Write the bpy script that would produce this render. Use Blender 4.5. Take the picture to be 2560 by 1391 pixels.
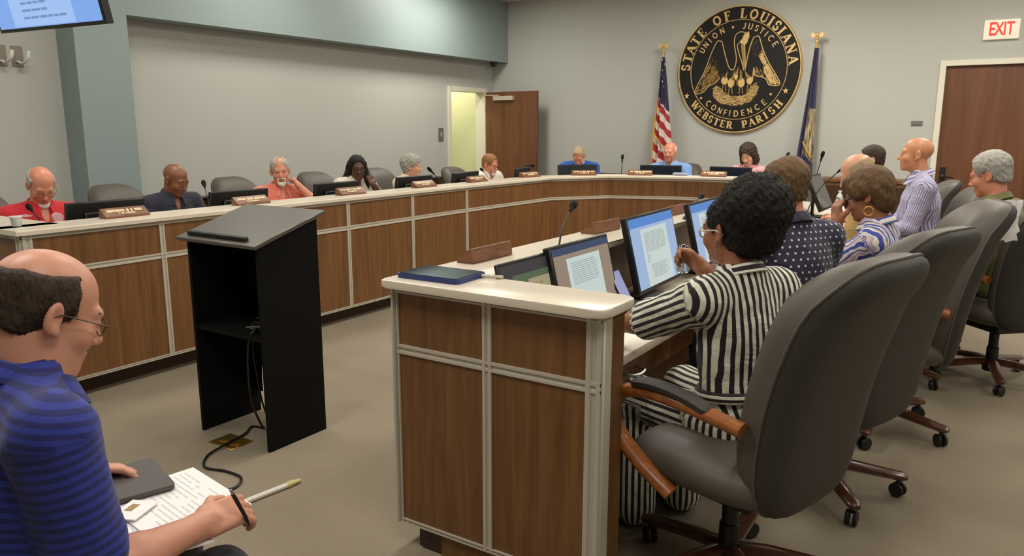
import bpy, bmesh, math, random
import numpy as np
from mathutils import Vector, Matrix, Euler

random.seed(7)
for _o in list(bpy.data.objects):
    bpy.data.objects.remove(_o, do_unlink=True)
SC = bpy.context.scene
COL = SC.collection
PI = math.pi

# ------------------------------------------------------------------ camera
cam_d = bpy.data.cameras.new('camera')
cam_d.sensor_fit = 'HORIZONTAL'
cam_d.sensor_width = 36.0
cam_d.lens = 1924.4 / 2560 * 36
cam_d.clip_start = 0.05
cam_d.clip_end = 60
cam = bpy.data.objects.new('camera', cam_d)
COL.objects.link(cam)
_p, _y, _r = -0.193685, -0.576937, 0.001205
_f = Vector((math.sin(_y) * math.cos(_p), math.cos(_y) * math.cos(_p), math.sin(_p)))
_rt = Vector((math.cos(_y), -math.sin(_y), 0))
_up = _rt.cross(_f)
_R = _rt * math.cos(_r) + _up * math.sin(_r)
_U = _up * math.cos(_r) - _rt * math.sin(_r)
_m = Matrix((_R, _U, -_f)).transposed().to_4x4()
_m.translation = Vector((0, 0, 1.55))
cam.matrix_world = _m
SC.camera = cam

# ------------------------------------------------------------------ world, exposure
W = bpy.data.worlds.new('world')
SC.world = W
W.use_nodes = True
W.node_tree.nodes['Background'].inputs[0].default_value = (0.9, 0.95, 1.0, 1)
W.node_tree.nodes['Background'].inputs[1].default_value = 0.02
SC.view_settings.view_transform = 'Standard'
SC.view_settings.look = 'None'
SC.view_settings.gamma = 1
SC.view_settings.exposure = 0.08
SC.view_settings.use_curve_mapping = False

# ceiling light panels: (x, y, watts)
CEIL = 3.45
LIGHTS = [(-5.2, 0.6, 22), (-2.6, 0.6, 28), (-0.2, 0.6, 20), (2.0, 0.6, 10),
          (-5.2, 3.1, 26), (-2.6, 3.1, 24), (-0.2, 3.1, 17), (2.0, 3.1, 12),
          (-6.0, 5.6, 22), (-2.6, 5.6, 30), (-0.2, 5.6, 22), (2.0, 5.6, 16),
          (-6.1, 8.3, 42), (-2.6, 8.3, 60), (-0.2, 8.3, 44), (2.0, 8.3, 30)]
LCOL = (1.0, 0.955, 0.86)


# ------------------------------------------------------------------ helpers: materials
def srgb(r, g, b):
    def f(c):
        c /= 255.0
        return c / 12.92 if c <= 0.04045 else ((c + 0.055) / 1.055) ** 2.4
    return (f(r), f(g), f(b), 1.0)


class NT:
    def __init__(s, m):
        m.use_nodes = True
        s.t = m.node_tree
        s.b = s.t.nodes['Principled BSDF']

    def n(s, typ, **kw):
        nd = s.t.nodes.new(typ)
        for k, v in kw.items():
            setattr(nd, k, v)
        return nd

    def l(s, a, b):
        s.t.links.new(a, b)


def mat(name, col, rough=0.6, metal=0.0, bump=0.0, bscale=60.0, var=0.0, vscale=6.0, spec=0.5, emit=None, estr=1.0,
        coat=0.0, sheen=0.0):
    m = bpy.data.materials.new(name)
    N = NT(m)
    b = N.b
    c = col if len(col) == 4 else (*col, 1)
    b.inputs['Base Color'].default_value = c
    b.inputs['Roughness'].default_value = rough
    b.inputs['Metallic'].default_value = metal
    b.inputs['Specular IOR Level'].default_value = spec
    b.inputs['Coat Weight'].default_value = coat
    b.inputs['Sheen Weight'].default_value = sheen
    if emit is not None:
        b.inputs['Emission Color'].default_value = emit if len(emit) == 4 else (*emit, 1)
        b.inputs['Emission Strength'].default_value = estr
    if bump or var:
        tc = N.n('ShaderNodeTexCoord')
    if var:
        nz = N.n('ShaderNodeTexNoise')
        nz.inputs['Scale'].default_value = vscale
        nz.inputs['Detail'].default_value = 4
        N.l(tc.outputs['Object'], nz.inputs['Vector'])
        rp = N.n('ShaderNodeValToRGB')
        rp.color_ramp.elements[0].position = 0.3
        rp.color_ramp.elements[1].position = 0.7
        rp.color_ramp.elements[0].color = tuple(x * (1 - var) for x in c[:3]) + (1,)
        rp.color_ramp.elements[1].color = tuple(min(1, x * (1 + var)) for x in c[:3]) + (1,)
        N.l(nz.outputs['Fac'], rp.inputs['Fac'])
        N.l(rp.outputs['Color'], b.inputs['Base Color'])
    if bump:
        nb = N.n('ShaderNodeTexNoise')
        nb.inputs['Scale'].default_value = bscale
        nb.inputs['Detail'].default_value = 3
        N.l(tc.outputs['Object'], nb.inputs['Vector'])
        bp = N.n('ShaderNodeBump')
        bp.inputs['Strength'].default_value = bump
        bp.inputs['Distance'].default_value = 0.01
        N.l(nb.outputs['Fac'], bp.inputs['Height'])
        N.l(bp.outputs['Normal'], b.inputs['Normal'])
    return m


def wood(name, dark, light, scale=(28, 28, 1.6), rough=0.42, coat=0.0):
    m = bpy.data.materials.new(name)
    N = NT(m)
    g = N.n('ShaderNodeNewGeometry')
    mp = N.n('ShaderNodeMapping')
    mp.inputs['Scale'].default_value = scale
    N.l(g.outputs['Position'], mp.inputs['Vector'])
    a = N.n('ShaderNodeTexNoise')
    a.inputs['Scale'].default_value = 1.0
    a.inputs['Detail'].default_value = 6
    a.inputs['Roughness'].default_value = 0.65
    a.inputs['Distortion'].default_value = 0.6
    N.l(mp.outputs['Vector'], a.inputs['Vector'])
    rp = N.n('ShaderNodeValToRGB')
    rp.color_ramp.elements[0].position = 0.3
    rp.color_ramp.elements[1].position = 0.72
    rp.color_ramp.elements[0].color = dark
    rp.color_ramp.elements[1].color = light
    N.l(a.outputs['Fac'], rp.inputs['Fac'])
    N.l(rp.outputs['Color'], N.b.inputs['Base Color'])
    N.b.inputs['Roughness'].default_value = rough
    N.b.inputs['Coat Weight'].default_value = coat
    return m


M = {}
M['wall'] = mat('wall_paint', srgb(186, 187, 180), 0.75, bump=0.06, bscale=180)
M['accent'] = mat('accent_paint', srgb(142, 157, 157), 0.42, bump=0.05, bscale=180)
M['ceil'] = mat('ceiling_tile', srgb(214, 208, 196), 0.9, bump=0.2, bscale=90)
M['white_paint'] = mat('door_frame_paint', srgb(226, 222, 204), 0.45)
M['hall'] = mat('hall_paint', srgb(212, 212, 176), 0.7)
M['dais_wood'] = wood('walnut_laminate', srgb(97, 64, 34), srgb(134, 92, 53))
M['kick'] = wood('dark_walnut_kick', srgb(54, 35, 22), srgb(70, 48, 30))
M['door_wood'] = wood('door_veneer', srgb(96, 58, 36), srgb(120, 76, 48), scale=(14, 14, 0.9))
M['chair_wood'] = wood('cherry_arm', srgb(128, 70, 29), srgb(172, 104, 50), scale=(30, 30, 30), rough=0.3, coat=0.3)
M['base_wood'] = wood('dark_cherry_base', srgb(62, 32, 20), srgb(98, 58, 36), scale=(30, 30, 30), rough=0.3, coat=0.3)
M['plate_wood'] = wood('name_plate_wood', srgb(104, 66, 44), srgb(138, 94, 66), scale=(10, 10, 60))
M['alu'] = mat('brushed_aluminium', srgb(198, 191, 176), 0.4, metal=0.12)
M['alu_dark'] = mat('aluminium_groove', srgb(128, 122, 110), 0.5, metal=0.3)
M['quartz'] = mat('white_quartz', srgb(222, 211, 193), 0.28, var=0.04, vscale=5)
M['leather'] = mat('charcoal_leather', srgb(86, 79, 71), 0.52, bump=0.12, bscale=260)  # chair pad tone lightened, light on the front put into the colour
M['leather_dk'] = mat('charcoal_shell_shaded', srgb(50, 46, 42), 0.6, bump=0.1, bscale=260)  # dark chair shell tone, deepened with shade put into the colour
M['black'] = mat('black_plastic', srgb(20, 20, 21), 0.45)
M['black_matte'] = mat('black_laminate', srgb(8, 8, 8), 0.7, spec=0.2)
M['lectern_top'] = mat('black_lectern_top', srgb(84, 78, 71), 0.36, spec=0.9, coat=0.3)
M['rubber'] = mat('caster_rubber', srgb(26, 28, 28), 0.5)
M['steel'] = mat('satin_steel', srgb(176, 174, 168), 0.35, metal=0.9)
M['brass'] = mat('polished_brass', srgb(212, 168, 84), 0.3, metal=0.9)
M['gold'] = mat('seal_gold', srgb(220, 186, 124), 0.45, metal=0.3)
M['seal_black'] = mat('seal_dark_field', srgb(25, 21, 20), 0.6, spec=0.3)
M['paper'] = mat('white_paper', srgb(238, 234, 232), 0.7)
M['ink'] = mat('printed_grey_text', srgb(204, 202, 206), 0.8)
M['cream_letter'] = mat('cream_engraved_letters', srgb(226, 208, 170), 0.5)
M['ipad_blue'] = mat('tablet_blue_case', srgb(38, 52, 112), 0.4)
M['glass_black'] = mat('dark_glass', srgb(24, 32, 42), 0.06, spec=0.7)
M['plate_grey'] = mat('grey_switch_plate', srgb(122, 120, 116), 0.4, metal=0.3)
M['cup'] = mat('white_plastic', srgb(228, 226, 218), 0.4)
M['charcoal'] = mat('charcoal_folder', srgb(82, 77, 74), 0.6)
M['clear'] = mat('clear_plastic', srgb(214, 220, 224), 0.1)
M['clear'].node_tree.nodes['Principled BSDF'].inputs['Transmission Weight'].default_value = 0.8


def carpet_mat():
    m = bpy.data.materials.new('taupe_carpet')
    N = NT(m)
    g = N.n('ShaderNodeNewGeometry')
    a = N.n('ShaderNodeTexNoise')
    a.inputs['Scale'].default_value = 1.1
    a.inputs['Detail'].default_value = 5
    mp = N.n('ShaderNodeMapping')
    mp.inputs['Scale'].default_value = (1.0, 2.2, 1)
    mp.inputs['Rotation'].default_value = (0, 0, 0.5)
    N.l(g.outputs['Position'], mp.inputs['Vector'])
    N.l(mp.outputs['Vector'], a.inputs['Vector'])
    rp = N.n('ShaderNodeValToRGB')
    rp.color_ramp.elements[0].position = 0.32
    rp.color_ramp.elements[1].position = 0.7
    rp.color_ramp.elements[0].color = srgb(138, 125, 104)
    rp.color_ramp.elements[1].color = srgb(149, 135, 113)
    N.l(a.outputs['Fac'], rp.inputs['Fac'])
    c = N.n('ShaderNodeTexNoise')
    c.inputs['Scale'].default_value = 240
    c.inputs['Detail'].default_value = 2
    N.l(g.outputs['Position'], c.inputs['Vector'])
    mx = N.n('ShaderNodeMix', data_type='RGBA', blend_type='OVERLAY')
    mx.inputs[0].default_value = 0.35
    N.l(rp.outputs['Color'], mx.inputs[6])
    N.l(c.outputs['Color'], mx.inputs[7])
    hs = N.n('ShaderNodeHueSaturation')
    hs.inputs['Saturation'].default_value = 0.85
    N.l(mx.outputs[2], hs.inputs['Color'])
    N.l(hs.outputs['Color'], N.b.inputs['Base Color'])
    N.b.inputs['Roughness'].default_value = 0.95
    N.b.inputs['Specular IOR Level'].default_value = 0.1
    bp = N.n('ShaderNodeBump')
    bp.inputs['Strength'].default_value = 0.4
    bp.inputs['Distance'].default_value = 0.004
    N.l(c.outputs['Fac'], bp.inputs['Height'])
    N.l(bp.outputs['Normal'], N.b.inputs['Normal'])
    return m


M['carpet'] = carpet_mat()


# ------------------------------------------------------------------ helpers: objects
def tag(o, label=None, cat=None, group=None, kind=None):
    if label:
        o['label'] = label
    if cat:
        o['category'] = cat
    if group:
        o['group'] = group
    if kind:
        o['kind'] = kind
    return o


def thing(name, label, cat, loc=(0, 0, 0), rz=0.0, group=None):
    o = bpy.data.objects.new(name, None)
    o.empty_display_size = 0.1
    COL.objects.link(o)
    o.location = loc
    o.rotation_euler = (0, 0, rz)
    return tag(o, label, cat, group)


def link(name, me, material, parent=None, label=None):
    o = bpy.data.objects.new(name, me)
    if material is not None and len(me.materials) == 0:
        me.materials.append(material)
    COL.objects.link(o)
    if parent is not None:
        o.parent = parent
    if label:
        o['label'] = label
    return o


def obj(name, bm, material, parent=None, label=None, smooth=40):
    bmesh.ops.recalc_face_normals(bm, faces=bm.faces)
    me = bpy.data.meshes.new(name)
    bm.to_mesh(me)
    bm.free()
    if smooth:
        me.polygons.foreach_set('use_smooth', [True] * len(me.polygons))
        me.set_sharp_from_angle(angle=math.radians(smooth))
    me.update()
    return link(name, me, material, parent, label)


def struct(o):
    o['kind'] = 'structure'
    return o


def copy_tree(o, parent=None):
    c = o.copy()
    COL.objects.link(c)
    c.parent = parent
    for ch in list(o.children):
        copy_tree(ch, c)
    return c


def NB():
    return bmesh.new()


def box(bm, c, s, rot=None, bev=0.0, seg=1):
    """box centred at c, full size s"""
    r = bmesh.ops.create_cube(bm, size=1.0)
    vs = r['verts']
    for v in vs:
        v.co = Vector((v.co.x * s[0], v.co.y * s[1], v.co.z * s[2]))
    if bev > 0:
        es = list({e for v in vs for e in v.link_edges})
        rr = bmesh.ops.bevel(bm, geom=es, offset=bev, segments=seg, profile=0.5, affect='EDGES')
        vs = list({v for f in rr['faces'] for v in f.verts} | {v for v in vs if v.is_valid})
    mt = Matrix.Translation(Vector(c))
    if rot is not None:
        mt = mt @ (rot.to_4x4() if not isinstance(rot, Matrix) or len(rot) == 3 else rot)
    for v in vs:
        v.co = mt @ v.co
    return vs


def bx(bm, x0, x1, y0, y1, z0, z1, bev=0.0, seg=1):
    return box(bm, ((x0 + x1) / 2, (y0 + y1) / 2, (z0 + z1) / 2), (x1 - x0, y1 - y0, z1 - z0), bev=bev, seg=seg)


def prism(bm, pts, z0, z1):
    """extrude polygon pts (x,y) from z0 to z1"""
    a = [bm.verts.new((p[0], p[1], z0)) for p in pts]
    b = [bm.verts.new((p[0], p[1], z1)) for p in pts]
    n = len(pts)
    bm.faces.new(a[::-1])
    bm.faces.new(b)
    for i in range(n):
        bm.faces.new((a[i], a[(i + 1) % n], b[(i + 1) % n], b[i]))
    return a + b


def tube(bm, pts, r, n=8, caps=True, flat=None):
    """tube along pts; r scalar or list; flat=(a,b) elliptical factors with fixed up axis"""
    P = [Vector(p) for p in pts]
    k = len(P)
    rs = r if isinstance(r, (list, tuple)) else [r] * k
    rings = []
    up = None
    for i in range(k):
        t = (P[min(i + 1, k - 1)] - P[max(i - 1, 0)]).normalized()
        if up is None:
            up = Vector((0, 0, 1)) if abs(t.z) < 0.9 else Vector((1, 0, 0))
        s = t.cross(up)
        if s.length < 1e-6:
            s = t.cross(Vector((1, 0, 0)))
        s.normalize()
        u = s.cross(t).normalized()
        up = u
        fa, fb = flat if flat else (1, 1)
        ring = []
        for j in range(n):
            a = 2 * PI * (j + 0.5) / n
            ring.append(bm.verts.new(P[i] + s * (math.cos(a) * rs[i] * fa) + u * (math.sin(a) * rs[i] * fb)))
        rings.append(ring)
    for i in range(k - 1):
        for j in range(n):
            bm.faces.new((rings[i][j], rings[i][(j + 1) % n], rings[i + 1][(j + 1) % n], rings[i + 1][j]))
    if caps:
        bm.faces.new(rings[0][::-1])
        bm.faces.new(rings[-1])


def lathe(bm, prof, c=(0, 0, 0), n=20, rot=None):
    """prof list of (r,z)"""
    rings = []
    for r, z in prof:
        ring = []
        for j in range(n):
            a = 2 * PI * j / n
            p = Vector((r * math.cos(a), r * math.sin(a), z))
            if rot is not None:
                p = rot @ p
            ring.append(bm.verts.new(p + Vector(c)))
        rings.append(ring)
    for i in range(len(prof) - 1):
        for j in range(n):
            bm.faces.new((rings[i][j], rings[i][(j + 1) % n], rings[i + 1][(j + 1) % n], rings[i + 1][j]))
    bm.faces.new(rings[0][::-1])
    bm.faces.new(rings[-1])


def spline(pts, n=6):
    """Catmull-Rom through pts"""
    P = [Vector(p) for p in pts]
    P = [P[0] * 2 - P[1]] + P + [P[-1] * 2 - P[-2]]
    out = []
    for i in range(1, len(P) - 2):
        for j in range(n):
            t = j / n
            a, b, c, d = P[i - 1:i + 3]
            out.append(0.5 * ((2 * b) + (c - a) * t + (2 * a - 5 * b + 4 * c - d) * t * t + (3 * b - a - 3 * c + d) * t ** 3))
    out.append(P[-2])
    return out


def rotz(a):
    return Matrix.Rotation(a, 3, 'Z')


def yawz(deg):
    """facing angle (degrees clockwise from +Y) to z rotation"""
    return -math.radians(deg)


# ------------------------------------------------------------------ room shell
XL, XR, YB, YF = -7.17, 3.2, 10.45, -3.0
b = NB()
bx(b, XL - 1.6, XR + 0.15, YF - 0.15, YB + 0.15, -0.1, 0)
struct(obj('floor', b, M['carpet']))
b = NB()
bx(b, XL - 0.15, XR + 0.15, YF - 0.15, YB + 0.15, CEIL, CEIL + 0.1)
struct(obj('ceiling', b, M['ceil']))
# left wall with a door opening Y 9.30..10.22, height 2.10
D1a, D1b, D1h = 9.31, 10.20, 2.09
b = NB()
bx(b, XL - 0.15, XL, YF - 0.15, D1a, 0, CEIL)
bx(b, XL - 0.15, XL, D1b, YB + 0.15, 0, CEIL)
bx(b, XL - 0.15, XL, D1a, D1b, D1h, CEIL)
struct(obj('wall_left', b, M['wall']))
# back wall with door opening
D2a, D2b, D2h = -0.815, 0.115, 2.25
b = NB()
bx(b, XL, D2a, YB, YB + 0.15, 0, CEIL)
bx(b, D2b, XR, YB, YB + 0.15, 0, CEIL)
bx(b, D2a, D2b, YB, YB + 0.15, D2h, CEIL)
struct(obj('wall_back', b, M['wall']))
b = NB()
bx(b, XR, XR + 0.15, YF - 0.15, YB + 0.15, 0, CEIL)
struct(obj('wall_right', b, M['wall']))
b = NB()
bx(b, XL, XR, YF - 0.15, YF, 0, CEIL)
struct(obj('wall_front', b, M['wall']))
# blue-grey pilaster and soffit
b = NB()
bx(b, XL, -6.88, 3.70, 4.19, 0, 2.54)
struct(obj('wall_pilaster', b, M['accent']))
b = NB()
bx(b, XL, -6.88, 3.70, YB, 2.54, CEIL)
struct(obj('wall_soffit', b, M['accent']))
# hallway beyond the left door
b = NB()
bx(b, XL - 1.6, XL - 1.5, 8.2, YB + 0.15, 0, 2.7)
bx(b, XL - 1.6, XL - 0.15, YB + 0.02, YB + 0.15, 0, 2.7)
bx(b, XL - 1.6, XL - 0.15, 8.1, 8.2, 0, 2.7)
bx(b, XL - 1.6, XL - 0.15, 8.1, YB + 0.15, 2.7, 2.75)
struct(obj('wall_hallway', b, M['hall']))
hl = bpy.data.lights.new('hallway_light', 'AREA')
hl.energy = 26
hl.color = (1.0, 0.97, 0.78)
hl.shape = 'RECTANGLE'
hl.size, hl.size_y = 0.5, 1.4
ho = bpy.data.objects.new('hallway_light', hl)
COL.objects.link(ho)
ho.location = (XL - 0.85, 9.7, 2.66)

# ceiling light troffers
for i, (x, y, e) in enumerate(LIGHTS):
    t = thing('ceiling_light', 'flush white rectangular ceiling light panel overhead', 'light', (x, y, CEIL), 0,
              'ceiling light panels')
    b = NB()
    for sx, sy, wx, wy in ((0, 0.605, 0.66, 0.05), (0, -0.605, 0.66, 0.05), (0.305, 0, 0.05, 1.16), (-0.305, 0, 0.05, 1.16)):
        box(b, (sx, sy, -0.012), (wx, wy, 0.024))
    obj('frame', b, M['white_paint'], t)
    b = NB()
    box(b, (0, 0, -0.006), (0.56, 1.16, 0.004))
    obj('diffuser', b, mat('lamp_diffuser', srgb(250, 245, 230), 0.6, emit=LCOL, estr=3.0), t)
    ld = bpy.data.lights.new('panel_light', 'AREA')
    ld.shape = 'RECTANGLE'
    ld.size, ld.size_y = 0.56, 1.16
    ld.energy = e
    ld.color = LCOL
    lo = bpy.data.objects.new('panel_light', ld)
    COL.objects.link(lo)
    lo.parent = t
    lo.location = (0, 0, -0.03)


# ------------------------------------------------------------------ doors
def frame_x(name, x, y0, y1, h, d, m):
    """door frame on a wall plane x = const, standing into the room by d"""
    b = NB()
    w = 0.055
    bx(b, x - 0.16, x + d, y0 - w, y0 + 0.012, 0, h + w, 0.003)
    bx(b, x - 0.16, x + d, y1 - 0.012, y1 + w, 0, h + w, 0.003)
    bx(b, x - 0.16, x + d, y0, y1, h - 0.012, h + w, 0.003)
    return struct(obj(name, b, m))


def frame_y(name, y, x0, x1, h, d, m):
    b = NB()
    w = 0.06
    bx(b, x0 - w, x0 + 0.003, y - d, y + 0.16, 0, h + w, 0.003)
    bx(b, x1 - 0.003, x1 + w, y - d, y + 0.16, 0, h + w, 0.003)
    bx(b, x0, x1, y - d, y + 0.16, h - 0.003, h + w, 0.003)
    return struct(obj(name, b, m))


frame_x('trim_1', XL, D1a, D1b, D1h, 0.03, M['white_paint'])
frame_y('trim_2', YB, D2a, D2b, D2h, 0.03, M['white_paint'])


def lever(parent, p, dirx, facing):
    """lever handle: rose + lever; p on the face, facing = outward unit vector, dirx = lever direction"""
    f = Vector(facing)
    d = Vector(dirx)
    b = NB()
    q = Vector(p)
    rot = Vector((0, 0, 1)).rotation_difference(f).to_matrix()
    lathe(b, [(0.027, 0), (0.027, 0.008), (0.022, 0.012), (0.012, 0.014), (0.012, 0.05), (0.001, 0.052)], q, 16, rot)
    e = q + f * 0.045
    tube(b, [e - d * 0.01, e + d * 0.05, e + d * 0.12 + Vector((0, 0, -0.008))], [0.011, 0.010, 0.008], 8)
    return obj('door_handle', b, M['black'], parent)


# open door leaf, hinged at (XL+.03, D1b) and swung to lie near the back wall
t = thing('door_1', 'open brown wooden door leaf standing in the far left corner', 'door', (XL + 0.05, 10.21, 0), -0.1)
struct(t)
b = NB()
bx(b, 0.0, 1.0, -0.022, 0.022, 0.012, 2.085, 0.002)
obj('leaf', b, M['door_wood'], t)
b = NB()
bx(b, 0.19, 0.57, -0.085, -0.024, 1.955, 2.02, 0.004)
obj('door_closer', b, M['alu'], t, 'silver door closer box')
b = NB()
tube(b, [(0.3, -0.06, 2.025), (0.1, -0.09, 2.035), (-0.06, -0.02, 2.04)], 0.008, 6)
obj('closer_arm', b, M['alu'], t)
lever(t, (0.93, -0.022, 0.98), (-1, 0, 0), (0, -1, 0))
b = NB()
for z in (0.25, 1.05, 1.85):
    tube(b, [(-0.008, -0.028, z - 0.05), (-0.008, -0.028, z + 0.05)], 0.008, 8)
obj('hinge', b, M['steel'], t)
# closed door in the back wall
t = thing('door_2', 'closed brown wooden door below the red exit sign', 'door', (D2a, YB + 0.03, 0))
struct(t)
b = NB()
bx(b, 0.004, D2b - D2a - 0.004, 0, 0.045, 0.01, D2h - 0.004, 0.002)
obj('leaf', b, M['door_wood'], t)
lever(t, (0.075, 0.0, 0.98), (1, 0, 0), (0, -1, 0))
b = NB()
box(b, (0.075, -0.003, 0.99), (0.06, 0.006, 0.2), bev=0.002)
obj('lock_plate', b, M['black'], t)

# baseboards
b = NB()
bx(b, XL, D2a - 0.06, YB - 0.012, YB, 0, 0.1, 0.003)
bx(b, D2b + 0.06, XR, YB - 0.012, YB, 0, 0.1, 0.003)
struct(obj('baseboard_back', b, M['leather_dk']))
b = NB()
bx(b, XL, XL + 0.012, YF, 3.7, 0, 0.1, 0.003)
bx(b, XL, XL + 0.012, 4.19, D1a - 0.055, 0, 0.1, 0.003)
struct(obj('baseboard_left', b, M['leather_dk']))

# low walnut partition behind the seats
b = NB()
bx(b, -6.46, -6.35, 2.6, 9.2, 0, 0.883)
obj_p = thing('low_partition', 'low walnut partition wall running behind the left row of chairs', 'partition')
pp = obj('panel', b, M['dais_wood'], obj_p)
b = NB()
bx(b, -6.48, -6.33, 2.58, 9.22, 0.883, 0.905, 0.003)
obj('cap_rail', b, M['kick'], obj_p)
obj_p = thing('low_partition', 'low walnut partition wall below the seal, behind the far chairs', 'partition')
b = NB()
bx(b, -5.5, -3.9, 9.95, 10.07, 0, 0.885)
obj('panel', b, M['dais_wood'], obj_p)
b = NB()
bx(b, -5.52, -3.88, 9.93, 10.09, 0.885, 0.907, 0.003)
obj('cap_rail', b, M['kick'], obj_p)
t = thing('credenza', 'brown wooden credenza against the back wall beside the blue flag', 'credenza', (-1.5, 10.24, 0))
b = NB()
bx(b, -0.52, 0.52, -0.18, 0.19, 0.06, 0.9)
obj('body', b, M['dais_wood'], t)
b = NB()
bx(b, -0.55, 0.55, -0.2, 0.2, 0.9, 0.94, 0.004)
obj('top', b, M['dais_wood'], t)
for s in (-1, 1):
    b = NB()
    bx(b, s * 0.255 - 0.245, s * 0.255 + 0.245, -0.198, -0.181, 0.1, 0.86, 0.003)
    d = obj('door', b, M['kick'], t)
    b = NB()
    tube(b, [(s * 0.04, -0.215, 0.55), (s * 0.04, -0.215, 0.67)], 0.006, 6)
    obj('handle', b, M['steel'], d)
b = NB()
bx(b, -0.5, 0.5, -0.15, 0.18, 0, 0.06)
obj('plinth', b, M['kick'], t)


# ------------------------------------------------------------------ wall fittings
t = thing('exit_sign', 'lit white exit sign with red letters above the closed door', 'sign', (-0.31, YB, 2.62))
b = NB()
bx(b, -0.17, 0.17, -0.05, 0, -0.105, 0.105, 0.006, 2)
obj('housing', b, mat('exit_housing', srgb(236, 228, 210), 0.4, emit=srgb(236, 222, 200), estr=0.25), t)


def text_mesh(body, size, extrude, material, parent, name, loc=(0, 0, 0), rot=(0, 0, 0), align='CENTER', sx=1.0, offset=0.0,
              label=None):
    cu = bpy.data.curves.new(name, 'FONT')
    cu.body = body
    cu.size = size
    cu.extrude = extrude
    cu.offset = offset
    cu.align_x = align
    cu.align_y = 'CENTER'
    to = bpy.data.objects.new('tmp_text', cu)
    COL.objects.link(to)
    bpy.context.view_layer.update()
    me = bpy.data.meshes.new_from_object(to.evaluated_get(bpy.context.evaluated_depsgraph_get()))
    bpy.data.objects.remove(to)
    bpy.data.curves.remove(cu)
    me.name = name
    me.materials.clear()
    o = link(name, me, material, parent, label)
    o.location = loc
    o.rotation_euler = rot
    o.scale = (sx, 1, 1)
    return o


red_e = mat('exit_red', srgb(225, 40, 30), 0.5, emit=srgb(255, 40, 28), estr=0.9)
for ch, x in zip('EXIT', (-0.092, -0.024, 0.03, 0.082)):
    text_mesh(ch, 0.2, 0.002, red_e, t, 'letter', (x, -0.052, 0.0), (PI / 2, 0, 0), sx=0.62, offset=0.003)
t = thing('wall_switch', 'small grey switch plate on the wall left of the open doorway', 'switch', (XL, 9.09, 1.44))
b = NB()
bx(b, 0, 0.006, -0.06, 0.06, -0.1, 0.1, 0.002)
obj('plate', b, M['plate_grey'], t)
b = NB()
bx(b, 0.006, 0.012, -0.012, 0.012, -0.03, 0.03, 0.002)
obj('toggle', b, M['alu'], t)
t = thing('wall_plate', 'small grey plate on the back wall left of the closed door', 'switch', (-1.06, YB, 1.6))
b = NB()
bx(b, -0.06, 0.06, -0.012, 0, -0.028, 0.028, 0.003)
obj('plate', b, M['plate_grey'], t)
b = NB()
bx(b, -0.035, 0.035, -0.016, -0.012, -0.01, 0.01, 0.001)
obj('slot', b, M['alu_dark'], t)
for k, (y, lb) in enumerate(((3.36, 'grey wall bracket with white hook beside the pilaster under the screen'),
                             (3.23, 'grey wall bracket with white hook nearest the left picture edge'))):
    t = thing('wall_bracket', lb, 'bracket', (XL, y, 2.13), 0, 'wall brackets with hooks')
    b = NB()
    bx(b, 0, 0.012, -0.045, 0.045, -0.085, 0.085, 0.003)
    obj('plate', b, mat('bracket_plate', srgb(134, 124, 112), 0.4, metal=0.2), t)
    b = NB()
    tube(b, spline([(0.012, 0, -0.04), (0.09, 0.0, -0.06), (0.14, 0.02, -0.02), (0.15, 0.03, 0.04)], 5), 0.014, 8, flat=(1.3, 0.5))
    obj('hook', b, M['cup'], t)
t = thing('security_camera', 'small dark dome camera under the soffit in the far corner', 'camera', (-7.0, 10.22, 2.54))
b = NB()
lathe(b, [(0.06, 0), (0.06, -0.02), (0.05, -0.03)], n=20)
obj('base', b, M['leather_dk'], t)
b = NB()
lathe(b, [(0.048, -0.03), (0.045, -0.05), (0.03, -0.07), (0.002, -0.078)], n=20)
obj('dome', b, M['glass_black'], t)


# ------------------------------------------------------------------ seal on the back wall
SEALX, SEALZ, SR = -3.233, 2.293, 0.821
seal = thing('wall_seal', 'large round black and gold state seal with pelican on the back wall', 'seal', (SEALX, YB, SEALZ))


def lat_y(prof, n=72):
    """lathe around the wall normal: prof (r, depth) depth towards the room (-y)"""
    b = NB()
    lathe(b, prof, (0, 0, 0), n, Matrix.Rotation(PI / 2, 3, 'X'))
    return b


obj('field', lat_y([(SR * 0.985, 0.0), (SR * 0.985, 0.035), (0.01, 0.036)]), M['seal_black'], seal)


def ring(r0, r1, d0, d1, n=96):
    b = NB()
    V = []
    for j in range(n):
        a = 2 * PI * j / n
        ca, sa = math.cos(a), math.sin(a)
        V.append([b.verts.new((r * ca, -d, r * sa)) for r, d in ((r0, d0), (r0 + (r1 - r0) * 0.3, d1), (r0 + (r1 - r0) * 0.7, d1), (r1, d0))])
    for j in range(n):
        p, q = V[j], V[(j + 1) % n]
        for k in range(3):
            b.faces.new((p[k], p[k + 1], q[k + 1], q[k]))
        b.faces.new((p[3], p[0], q[0], q[3]))
    return b


obj('outer_rim', ring(SR * 0.965, SR, 0.0, 0.052), M['gold'], seal)
obj('inner_ring', ring(SR * 0.768, SR * 0.785, 0.03, 0.044), M['gold'], seal)

# serif capitals as strokes in a unit box (x 0..w, y 0..1); stroke = (x0,y0,x1,y1,width)
TH, TN = 0.2, 0.1


def srf(x, y, w=0.3):
    return (x - w / 2, y, x + w / 2, y, 0.07)


def arcs(cx, cy, rx, ry, a0, a1, w, n=10):
    out = []
    for i in range(n):
        p = math.radians(a0 + (a1 - a0) * i / n)
        q = math.radians(a0 + (a1 - a0) * (i + 1) / n)
        out.append((cx + rx * math.cos(p), cy + ry * math.sin(p), cx + rx * math.cos(q), cy + ry * math.sin(q), w))
    return out


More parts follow.
